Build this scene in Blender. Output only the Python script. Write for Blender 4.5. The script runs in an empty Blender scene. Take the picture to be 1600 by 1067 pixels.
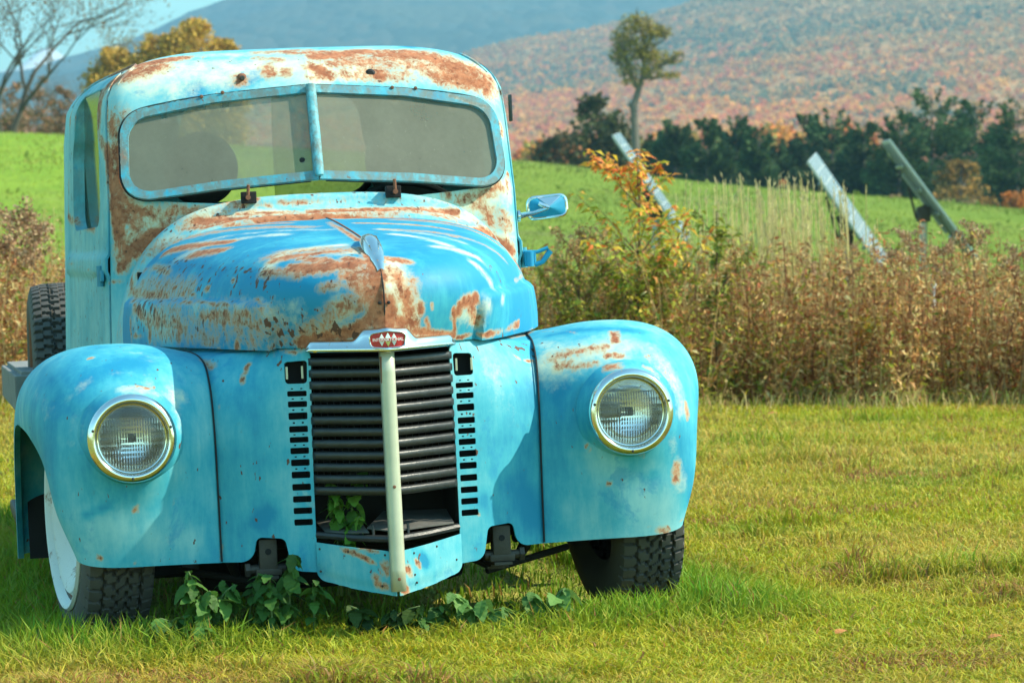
import bpy, bmesh, math, random
import numpy as np
from mathutils import Vector, Matrix
from mathutils.geometry import delaunay_2d_cdt

C = bpy.context.scene.collection
rng = np.random.default_rng(7)
random.seed(7)
R_ = math.radians
sc = bpy.context.scene

# ------------------------------------------------------------------ camera
F_PX = 5080.1                       # focal length in pixels of the 1600 px photograph
PITCH = 0.0186                      # camera looks down by this (radians)
CAM_Z = 0.9726
cd = bpy.data.cameras.new('camera'); cam = bpy.data.objects.new('camera', cd); C.objects.link(cam)
cd.sensor_width = 36.0; cd.lens = 36.0 * F_PX / 1600.0
cd.clip_start = 0.1; cd.clip_end = 40000
cam.location = (0, 0, CAM_Z); cam.rotation_euler = (math.pi / 2 - PITCH, 0, 0)
cd.dof.use_dof = True; cd.dof.focus_distance = 8.9; cd.dof.aperture_fstop = 10
sc.camera = cam

# ------------------------------------------------------------------ light
SUN_AZ, SUN_EL = R_(-5), R_(42)    # azimuth measured from +X (viewer's right) towards +Y (away)
w = bpy.data.worlds.new('World'); sc.world = w; w.use_nodes = True
nt = w.node_tree; nt.nodes.clear()
sky = nt.nodes.new('ShaderNodeTexSky'); sky.sky_type = 'NISHITA'; sky.sun_disc = False
sky.sun_elevation = SUN_EL; sky.sun_rotation = math.pi / 2 - SUN_AZ
sky.air_density = 1.3; sky.dust_density = 0.4; sky.ozone_density = 1.0
tint = nt.nodes.new('ShaderNodeMix'); tint.data_type = 'RGBA'; tint.blend_type = 'MULTIPLY'
tint.inputs[0].default_value = 1.0; tint.inputs[7].default_value = (0.70, 1.10, 1.02, 1)
bg = nt.nodes.new('ShaderNodeBackground'); bg.inputs[1].default_value = 0.15
wo = nt.nodes.new('ShaderNodeOutputWorld')
nt.links.new(sky.outputs[0], tint.inputs[6]); nt.links.new(tint.outputs[2], bg.inputs[0]); nt.links.new(bg.outputs[0], wo.inputs[0])
sl = bpy.data.lights.new('sun', 'SUN'); sl.energy = 4.6; sl.angle = R_(0.5); sl.color = (1.0, 0.90, 0.70)
so = bpy.data.objects.new('sun', sl); C.objects.link(so)
sd = Vector((math.cos(SUN_EL) * math.cos(SUN_AZ), math.cos(SUN_EL) * math.sin(SUN_AZ), math.sin(SUN_EL)))
so.rotation_euler = (-sd).to_track_quat('-Z', 'Y').to_euler(); so.location = sd * 50
sc.view_settings.view_transform = 'Standard'; sc.view_settings.look = 'None'
sc.view_settings.gamma = 1; sc.view_settings.exposure = 0.95
sc.cycles.volume_bounces = 0; sc.cycles.max_bounces = 10; sc.cycles.transmission_bounces = 10; sc.cycles.glossy_bounces = 6; sc.cycles.transparent_max_bounces = 12

def at(px, py, Y):                  # photograph pixel at a distance Y -> world point
    dx = (px - 800) / F_PX; dz = (533.5 - py) / F_PX
    c, s = math.cos(PITCH), math.sin(PITCH)
    fy = c + dz * s; fz = -s + dz * c
    t = Y / fy
    return Vector((dx * t, Y, CAM_Z + fz * t))

# ------------------------------------------------------------------ materials
class NT:
    def __init__(s, name):
        s.m = bpy.data.materials.new(name); s.m.use_nodes = True; s.t = s.m.node_tree; s.t.nodes.clear()
        s.out = s.t.nodes.new('ShaderNodeOutputMaterial')
        s.b = s.t.nodes.new('ShaderNodeBsdfPrincipled'); s.link(s.b.outputs[0], s.out.inputs[0])
    def n(s, ty, **k):
        x = s.t.nodes.new(ty)
        for a, v in k.items(): setattr(x, a, v)
        return x
    def link(s, a, b): s.t.links.new(a, b)
    def set(s, sock, v):
        if hasattr(v, 'is_output'): s.link(v, sock)
        elif isinstance(v, (tuple, list)) and len(v) == 3 and sock.type == 'RGBA': sock.default_value = (*v, 1)
        else: sock.default_value = v
    def math(s, op, a, b=0.0, c=None, clamp=False):
        x = s.n('ShaderNodeMath', operation=op, use_clamp=clamp); s.set(x.inputs[0], a); s.set(x.inputs[1], b)
        if c is not None: s.set(x.inputs[2], c)
        return x.outputs[0]
    def mix(s, f, a, b, mode='MIX'):
        x = s.n('ShaderNodeMix', data_type='RGBA', blend_type=mode, clamp_factor=True)
        s.set(x.inputs[0], f); s.set(x.inputs[6], a); s.set(x.inputs[7], b); return x.outputs[2]
    def coord(s, scale=(1, 1, 1), kind='Object', rot=(0, 0, 0)):
        tc = s.n('ShaderNodeTexCoord'); mp = s.n('ShaderNodeMapping'); mp.inputs[3].default_value = scale; mp.inputs[2].default_value = rot
        s.link(tc.outputs[kind], mp.inputs[0]); return mp.outputs[0]
    def noise(s, scale, detail=5, rough=0.6, vec=None, dist=0.0):
        x = s.n('ShaderNodeTexNoise'); x.inputs['Scale'].default_value = scale; x.inputs['Detail'].default_value = detail
        x.inputs['Roughness'].default_value = rough; x.inputs['Distortion'].default_value = dist
        s.link(vec if vec is not None else s.coord(), x.inputs['Vector']); return x.outputs[0]
    def ramp(s, f, lo, hi):         # smooth 0..1 between lo and hi
        x = s.n('ShaderNodeMapRange', interpolation_type='SMOOTHSTEP'); s.set(x.inputs[0], f)
        s.set(x.inputs[1], lo); s.set(x.inputs[2], hi); return x.outputs[0]
    def attr(s, name, out='Fac'):
        x = s.n('ShaderNodeAttribute', attribute_name=name); return x.outputs[out]
    def bump(s, h, strength=0.3, dist=0.01):
        x = s.n('ShaderNodeBump'); x.inputs['Strength'].default_value = strength; x.inputs['Distance'].default_value = dist
        s.link(h, x.inputs['Height']); s.link(x.outputs[0], s.b.inputs['Normal'])
    def p(s, **k):
        for a, v in k.items():
            s.set(s.b.inputs[a.replace('_', ' ')], v)
        return s.m

def make_paint(name, hue=0.0, rough=0.60):
    t = NT(name)
    deep, mid = (0.008, 0.235, 0.41), (0.05, 0.38, 0.49)
    pale, white = (0.26, 0.56, 0.58), (0.62, 0.66, 0.50)
    n1 = t.noise(3.1, 6, 0.62); n2 = t.noise(13.0, 8, 0.7); n3 = t.noise(70.0, 4, 0.65)
    streak = t.noise(9.0, 6, 0.7, t.coord((2.2, 2.2, 0.45)))
    tone = t.math('ADD', t.attr('tone'), t.math('MULTIPLY', t.math('SUBTRACT', n1, 0.5), 1.5))
    tone = t.math('ADD', tone, t.math('MULTIPLY', t.math('SUBTRACT', streak, 0.5), 0.9))
    c = t.mix(t.ramp(tone, 0.25, 0.75), deep, mid)
    c = t.mix(t.ramp(tone, 0.6, 1.25), c, pale)
    wa = t.math('ADD', t.attr('white'), t.math('MULTIPLY', t.math('SUBTRACT', n2, 0.5), 1.3)); wa = t.math('ADD', wa, t.math('MULTIPLY', t.math('SUBTRACT', n3, 0.5), 0.4)); wa = t.math('MULTIPLY', wa, t.ramp(t.attr('white'), 0.02, 0.2))
    c = t.mix(t.ramp(wa, 0.25, 1.0), c, white)
    sm = t.ramp(t.noise(7.5, 7, 0.72, t.coord((1, 1, 0.8), rot=(0, .5, 0)), 0.4), 0.57, 0.66)
    c = t.mix(t.math('MULTIPLY', sm, 0.45), c, (0.012, 0.24, 0.46))
    # scuffs and dirt
    c = t.mix(t.math('MULTIPLY', t.ramp(t.noise(38, 8, 0.75), 0.60, 0.72), 0.35), c, (0.10, 0.22, 0.24))
    n4 = t.noise(26.0, 10, 0.78, t.coord((1.4, 1.0, 0.8)), 0.6)
    r = t.math('ADD', t.attr('rust'), t.math('MULTIPLY', t.math('SUBTRACT', n4, 0.5), 2.0))
    r = t.math('ADD', r, t.math('MULTIPLY', t.math('SUBTRACT', n3, 0.5), 0.8))
    r = t.math('MULTIPLY', r, t.ramp(t.attr('rust'), 0.02, 0.25))
    halo = t.math('MULTIPLY', t.ramp(t.math('ADD', t.math('MULTIPLY', r, .65), t.math('MULTIPLY', t.attr('rust'), .35)), 0.08, 0.62), 0.85)
    c = t.mix(halo, c, (0.56, 0.40, 0.21))
    rc = t.mix(t.ramp(t.noise(22, 6, 0.7), 0.35, 0.65), (0.25, 0.080, 0.040), (0.46, 0.175, 0.085))
    rc = t.mix(t.ramp(n3, 0.55, 0.75), rc, (0.10, 0.045, 0.03))
    rm = t.math('MULTIPLY', t.ramp(r, 0.30, 0.78), t.math('MULTIPLY_ADD', n3, .5, .72), clamp=True)
    c = t.mix(rm, c, rc)
    # chips: small dark rusty flecks
    ch = t.math('ADD', t.noise(55, 3, 0.5, t.coord((1, 1, 0.55))), t.math('MULTIPLY', t.attr('chips'), 0.22))
    cm = t.ramp(ch, 0.70, 0.735)
    c = t.mix(cm, c, (0.12, 0.055, 0.035))
    dirt = t.attr('dirt')
    c = t.mix(t.math('MULTIPLY', dirt, t.ramp(t.noise(16, 6, 0.75, t.coord((1.5, 1.5, 1))), .32, .60), clamp=True), c, (0.13, 0.18, 0.17))
    rg = t.math('MULTIPLY_ADD', rm, 0.42, rough)
    rg = t.math('ADD', rg, t.math('MULTIPLY', t.math('SUBTRACT', n2, 0.5), 0.25), clamp=True)
    h = t.math('ADD', t.math('MULTIPLY', rm, t.math('ADD', n3, -0.6)), t.math('MULTIPLY', n1, 0.4)); h = t.math('ADD', h, t.math('MULTIPLY', t.noise(5.5, 2, 0.4), 1.6)); h = t.math('ADD', h, t.math('MULTIPLY', n2, 0.25))
    t.bump(h, 0.25, 0.006)
    return t.p(Base_Color=c, Roughness=rg, Specular_IOR_Level=0.35)

def simple(name, col, rough=0.6, metal=0.0, var=0.25, scale=20, bump=0.0, spec=0.5):
    t = NT(name); n = t.noise(scale, 6, 0.65)
    k = t.math('MULTIPLY_ADD', t.math('SUBTRACT', n, 0.5), var * 4, 1.0)
    c = t.mix(1.0, col, t.math('MULTIPLY', k, 1.0), 'MULTIPLY')
    if bump: t.bump(n, bump, 0.01)
    return t.p(Base_Color=c, Roughness=rough, Metallic=metal, Specular_IOR_Level=spec)

M = {}
M['paint'] = make_paint('weathered_blue_paint')
M['black_metal'] = simple('sooty_black_metal', (0.035, 0.038, 0.038), 0.38, 0.3, 0.3, 30, 0.2)
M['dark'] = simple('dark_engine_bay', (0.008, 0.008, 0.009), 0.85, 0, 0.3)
M['iron'] = simple('greasy_iron', (0.055, 0.047, 0.038), 0.6, 0.3, 0.4, 14, 0.4)
M['dust_sheet'] = simple('dusty_grey_sheet', (0.11, 0.11, 0.10), 0.8, 0.0, 0.4, 14, 0.3)
M['seam'] = simple('dark_seam_rubber', (0.012, 0.012, 0.013), 0.8, 0, 0.2)
M['cream'] = simple('aged_cream_metal', (0.50, 0.50, 0.37), 0.35, 0.25, 0.16, 9, 0.1)
M['wood'] = simple('weathered_grey_wood', (0.20, 0.20, 0.185), 0.9, 0, 0.3, 12, 0.4)
M['seat'] = simple('worn_dark_vinyl', (0.03, 0.03, 0.03), 0.7, 0, 0.2)
t = NT('chalky_white_rim'); M['steel_rim'] = t.p(Base_Color=t.mix(t.ramp(t.noise(11, 9, .78), .56, .68), t.mix(t.noise(5, 5), (.50, .60, .62), (.74, .78, .76)), (.22, .11, .06)), Roughness=.55)
t = NT('rusty_iron'); M['rusty'] = t.p(Base_Color=t.mix(t.noise(30, 6, 0.7), (0.07, 0.03, 0.02), (0.30, 0.12, 0.06)), Roughness=0.85)
t = NT('pitted_chrome'); n = t.noise(60, 6, 0.7); pit = t.ramp(n, 0.62, 0.70)
M['chrome'] = t.p(Base_Color=t.mix(pit, (0.78, 0.78, 0.74), (0.20, 0.12, 0.07)), Metallic=t.math('SUBTRACT', 1.0, pit), Roughness=t.math('MULTIPLY_ADD', t.noise(9, 4), 0.22, 0.03))
t = NT('red_enamel'); M['red'] = t.p(Base_Color=t.mix(t.noise(80, 3), (0.42, 0.012, 0.015), (0.60, 0.02, 0.02)), Roughness=0.25)
t = NT('white_lettering'); M['white'] = t.p(Base_Color=(0.75, 0.76, 0.72), Roughness=0.4)
t = NT('tyre_rubber'); M['rubber'] = t.p(Base_Color=t.mix(t.noise(12, 6, 0.7), (0.045, 0.045, 0.044), (0.095, 0.090, 0.080)), Roughness=0.75); 
t = NT('lamp_lens_glass'); t.b.inputs['Transmission Weight'].default_value = 1.0
M['lens'] = t.p(Base_Color=(0.97, 0.98, 0.97), Roughness=0.035, IOR=1.45)
t = NT('silvered_reflector'); M['mirror'] = t.p(Base_Color=(0.92, 0.92, 0.90), Metallic=0.88, Roughness=0.17)
def dusty_glass(name, dust, col, vary=0.25, scr=0.0):
    t = NT(name)
    tr = t.n('ShaderNodeBsdfTransparent'); tr.inputs[0].default_value = (0.72, 0.76, 0.68, 1)
    df = t.n('ShaderNodeBsdfDiffuse')
    nz = t.noise(5, 6, 0.7, t.coord((1.0, 1.0, 0.6))); fn = t.noise(60, 5, 0.7)
    df.inputs[0].default_value = (*col, 1)
    mx = t.n('ShaderNodeMixShader')
    f = t.math('ADD', dust, t.math('MULTIPLY', t.math('SUBTRACT', nz, 0.5), vary), clamp=True)
    f = t.math('ADD', f, t.math('MULTIPLY', t.ramp(t.noise(34, 6, 0.8, t.coord((1.6, 1.6, 0.5), rot=(0, 0.5, 0))), 0.63, 0.72), 0.25 + scr), clamp=True)
    f = t.math('ADD', f, t.math('MULTIPLY', t.math('SUBTRACT', fn, 0.5), 0.12), clamp=True)
    t.link(f, mx.inputs[0]); t.link(tr.outputs[0], mx.inputs[1]); t.link(df.outputs[0], mx.inputs[2])
    gl = t.n('ShaderNodeBsdfGlossy'); gl.inputs['Roughness'].default_value = 0.08
    fr = t.n('ShaderNodeFresnel'); fr.inputs[0].default_value = 1.45
    m2 = t.n('ShaderNodeMixShader'); t.link(t.math('MULTIPLY', fr.outputs[0], 0.6), m2.inputs[0])
    t.link(mx.outputs[0], m2.inputs[1]); t.link(gl.outputs[0], m2.inputs[2]); t.link(m2.outputs[0], t.out.inputs[0])
    return t.m
M['glass'] = dusty_glass('dusty_windshield_glass', 0.56, (0.25, 0.25, 0.19), 0.40, 0.15)
M['side_glass'] = dusty_glass('dusty_side_glass', 0.35, (0.22, 0.24, 0.13))

def leaf_mat(name, trans=0.35, rough=0.6):
    t = NT(name); a = t.attr('col', 'Color')
    n = t.noise(30, 3)
    c = t.mix(0.35, a, t.mix(n, (0.0, 0.0, 0.0), (2.0, 2.0, 2.0)), 'MULTIPLY')
    t.p(Base_Color=a, Roughness=rough, Specular_IOR_Level=0.25)
    tl = t.n('ShaderNodeBsdfTranslucent'); t.link(a, tl.inputs[0])
    mx = t.n('ShaderNodeMixShader'); mx.inputs[0].default_value = trans
    t.link(t.b.outputs[0], mx.inputs[1]); t.link(tl.outputs[0], mx.inputs[2]); t.link(mx.outputs[0], t.out.inputs[0])
    return t.m
M['leaf'] = leaf_mat('leaf')
M['crown'] = leaf_mat('foliage', 0.2, 0.9)
t = NT('bark'); M['bark'] = t.p(Base_Color=t.mix(t.noise(3, 8, 0.7, t.coord((4, 4, 0.6))), (0.07, 0.06, 0.05), (0.20, 0.18, 0.15)), Roughness=0.95)
t = NT('green_stem'); M['stem'] = t.p(Base_Color=t.attr('col', 'Color'), Roughness=0.8)

# ------------------------------------------------------------------ mesh helpers
def new_mesh(name, V, Fc, mat, parent=None, smooth=True, cols=None, attrs=None):
    me = bpy.data.meshes.new(name)
    V = np.asarray(V, dtype=np.float32)
    if isinstance(Fc, np.ndarray):
        k = Fc.shape[1]; nf = len(Fc)
        me.vertices.add(len(V)); me.vertices.foreach_set('co', V.ravel())
        me.loops.add(nf * k); me.loops.foreach_set('vertex_index', Fc.astype(np.int32).ravel())
        me.polygons.add(nf); me.polygons.foreach_set('loop_start', np.arange(0, nf * k, k, dtype=np.int32))
        me.update(calc_edges=True)
    else:
        me.from_pydata([tuple(v) for v in V], [], [tuple(f) for f in Fc]); me.update()
    me.polygons.foreach_set('use_smooth', np.full(len(me.polygons), smooth))
    if cols is not None:
        at_ = me.attributes.new('col', 'FLOAT_COLOR', 'POINT')
        cc = np.ones((len(V), 4), np.float32); cc[:, :3] = cols; at_.data.foreach_set('color', cc.ravel())
    if attrs:
        for n_, a_ in attrs.items():
            q = me.attributes.new(n_, 'FLOAT', 'POINT'); q.data.foreach_set('value', np.asarray(a_, np.float32))
    for m_ in (mat if isinstance(mat, (list, tuple)) else [mat]): me.materials.append(m_)
    o = bpy.data.objects.new(name, me); C.objects.link(o)
    if parent is not None: o.parent = parent
    return o
def tag(o, label=None, cat=None, group=None, kind=None):
    if label: o['label'] = label
    if cat: o['category'] = cat
    if group: o['group'] = group
    if kind: o['kind'] = kind
    return o
def empty(name, loc=(0, 0, 0), rz=0, label=None, cat=None, group=None):
    o = bpy.data.objects.new(name, None); C.objects.link(o); o.location = loc; o.rotation_euler = (0, 0, rz)
    o.empty_display_size = 0.2
    return tag(o, label, cat, group)

class MB:                            # collects simple shapes into one mesh
    def __init__(s): s.V = []; s.F = []; s.n = 0
    def add(s, V, F):
        V = np.asarray(V, float); s.V.append(V); s.F += [tuple(i + s.n for i in f) for f in F]; s.n += len(V); return s
    def box(s, c, d, mat=None, bev=0.0):
        x, y, z = [a / 2 for a in d]; V = []
        if bev > 0:
            bm = bmesh.new(); bmesh.ops.create_cube(bm, size=1)
            for v in bm.verts: v.co = Vector((v.co.x * d[0], v.co.y * d[1], v.co.z * d[2]))
            bmesh.ops.bevel(bm, geom=bm.edges[:] , offset=bev, segments=2, affect='EDGES', profile=0.6)
            bm.verts.index_update(); V = [v.co.copy() for v in bm.verts]; F = [[v.index for v in f.verts] for f in bm.faces]; bm.free()
        else:
            V = [Vector((i * x, j * y, k * z)) for i in (-1, 1) for j in (-1, 1) for k in (-1, 1)]
            F = [(0, 1, 3, 2), (4, 6, 7, 5), (0, 4, 5, 1), (2, 3, 7, 6), (0, 2, 6, 4), (1, 5, 7, 3)]
        if mat is not None: V = [mat @ v for v in V]
        return s.add([tuple(Vector(c) + v) for v in V], F)
    def tube(s, pts, r, seg=10, cap=True, flat=1.0):
        pts = [Vector(p) for p in pts]; rs = r if isinstance(r, (list, tuple, np.ndarray)) else [r] * len(pts)
        V = []; up = None
        for i, p in enumerate(pts):
            d = (pts[min(i + 1, len(pts) - 1)] - pts[max(i - 1, 0)]).normalized()
            if up is None: up = Vector((0, 0, 1)) if abs(d.z) < 0.9 else Vector((0, 1, 0))
            a = d.cross(up).normalized(); b = a.cross(d).normalized(); up = b
            for k in range(seg):
                t_ = 2 * math.pi * k / seg; V.append(tuple(p + (a * math.cos(t_) + b * math.sin(t_) * flat) * rs[i]))
        F = [(i * seg + k, i * seg + (k + 1) % seg, (i + 1) * seg + (k + 1) % seg, (i + 1) * seg + k) for i in range(len(pts) - 1) for k in range(seg)]
        if cap: F += [tuple(range(seg))[::-1], tuple((len(pts) - 1) * seg + k for k in range(seg))]
        return s.add(V, F)
    def lathe(s, prof, seg=48, axis='Y', c=(0, 0, 0)):      # prof: (radius, along)
        V = []
        for (r, a) in prof:
            for k in range(seg):
                t_ = 2 * math.pi * k / seg; u, v = r * math.cos(t_), r * math.sin(t_)
                q = {'Y': (u, a, v), 'X': (a, u, v), 'Z': (u, v, a)}[axis]
                V.append((q[0] + c[0], q[1] + c[1], q[2] + c[2]))
        F = [(i * seg + k, i * seg + (k + 1) % seg, (i + 1) * seg + (k + 1) % seg, (i + 1) * seg + k) for i in range(len(prof) - 1) for k in range(seg)]
        return s.add(V, F)
    def build(s, name, mat, parent=None, smooth=False, split=35):
        o = new_mesh(name, np.concatenate(s.V), s.F, mat, parent, smooth)
        if smooth: o.modifiers.new('edges', 'EDGE_SPLIT').split_angle = R_(split)
        return o

def painted(m, name, parent, base, split=40, thick=0):
    return skin(name, np.concatenate(m.V), m.F, parent, base, thick=thick, split=split)

def spline(K, n):                    # Catmull-Rom through knots K (m x d), n samples evenly in knot parameter
    K = np.asarray(K, float); m = len(K); t_ = np.linspace(0, m - 1, n); return spl(K, t_)
def spl(K, t_):
    K = np.asarray(K, float); m = len(K); t_ = np.clip(np.atleast_1d(t_), 0, m - 1 - 1e-9); i = t_.astype(int); f = (t_ - i)[:, None]
    P = np.vstack([2 * K[0] - K[1], K, 2 * K[-1] - K[-2]])
    a, b, c_, d = P[i], P[i + 1], P[i + 2], P[i + 3]
    return 0.5 * ((2 * b) + (c_ - a) * f + (2 * a - 5 * b + 4 * c_ - d) * f ** 2 + (3 * b - a - 3 * c_ + d) * f ** 3)
def sstep(a, b, x):
    t_ = np.clip((np.asarray(x, float) - a) / (b - a), 0, 1); return t_ * t_ * (3 - 2 * t_)
def rpoly(corners, seg=8):           # rounded polygon: (x, y, radius)
    out = []; n = len(corners)
    for i in range(n):
        p = np.array(corners[i][:2], float); r = corners[i][2]
        a = np.array(corners[i - 1][:2], float) - p; b = np.array(corners[(i + 1) % n][:2], float) - p
        if r <= 0: out.append(p); continue
        la, lb = np.linalg.norm(a), np.linalg.norm(b); a /= la; b /= lb
        ang = math.acos(np.clip(a @ b, -1, 1)); t_ = min(r / math.tan(ang / 2), la * 0.49, lb * 0.49)
        p0, p1 = p + a * t_, p + b * t_
        for k in range(seg + 1):
            f = k / seg; out.append((1 - f) ** 2 * p0 + 2 * f * (1 - f) * (p * 0.75 + (p0 + p1) * 0.125) + f * f * p1)
    return np.array(out)
def resample(poly, step):
    poly = np.asarray(poly, float); out = []
    for i in range(len(poly)):
        a, b = poly[i], poly[(i + 1) % len(poly)]; n = max(1, int(np.linalg.norm(b - a) / step + 0.5))
        for k in range(n): out.append(a + (b - a) * k / n)
    return np.array(out)
def inside(P, poly):
    x, y = P[:, 0], P[:, 1]; r = np.zeros(len(P), bool); n = len(poly)
    for i in range(n):
        x1, y1 = poly[i]; x2, y2 = poly[(i + 1) % n]
        if y1 == y2: continue
        c_ = ((y1 > y) != (y2 > y)) & (x < (x2 - x1) * (y - y1) / (y2 - y1) + x1); r ^= c_
    return r
def panel2d(outline, holes, step):
    B = [resample(outline, step)] + [resample(h, step * 0.9) for h in holes]
    lo, hi = B[0].min(0), B[0].max(0)
    gx, gy = np.meshgrid(np.arange(lo[0], hi[0], step), np.arange(lo[1], hi[1], step)); G = np.stack([gx.ravel(), gy.ravel()], 1)
    G = G[inside(G, B[0])]
    for h in B[1:]: G = G[~inside(G, h)]
    allb = np.vstack(B)
    keep = np.ones(len(G), bool)
    for s in range(0, len(G), 2000):
        d = ((G[s:s + 2000, None, :] - allb[None]) ** 2).sum(2).min(1); keep[s:s + 2000] = d > (0.45 * step) ** 2
    G = G[keep]
    V = np.vstack([allb, G]); E = []; o = 0
    for b in B: E += [(o + i, o + (i + 1) % len(b)) for i in range(len(b))]; o += len(b)
    r = delaunay_2d_cdt([Vector(v) for v in V], E, [], 0, 1e-7)
    V2 = np.array([tuple(v) for v in r[0]]); T = np.array([f for f in r[2] if len(f) == 3], int)
    cen = V2[T].mean(1); ok = inside(cen, B[0])
    for h in B[1:]: ok &= ~inside(cen, h)
    return V2, T[ok]

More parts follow.
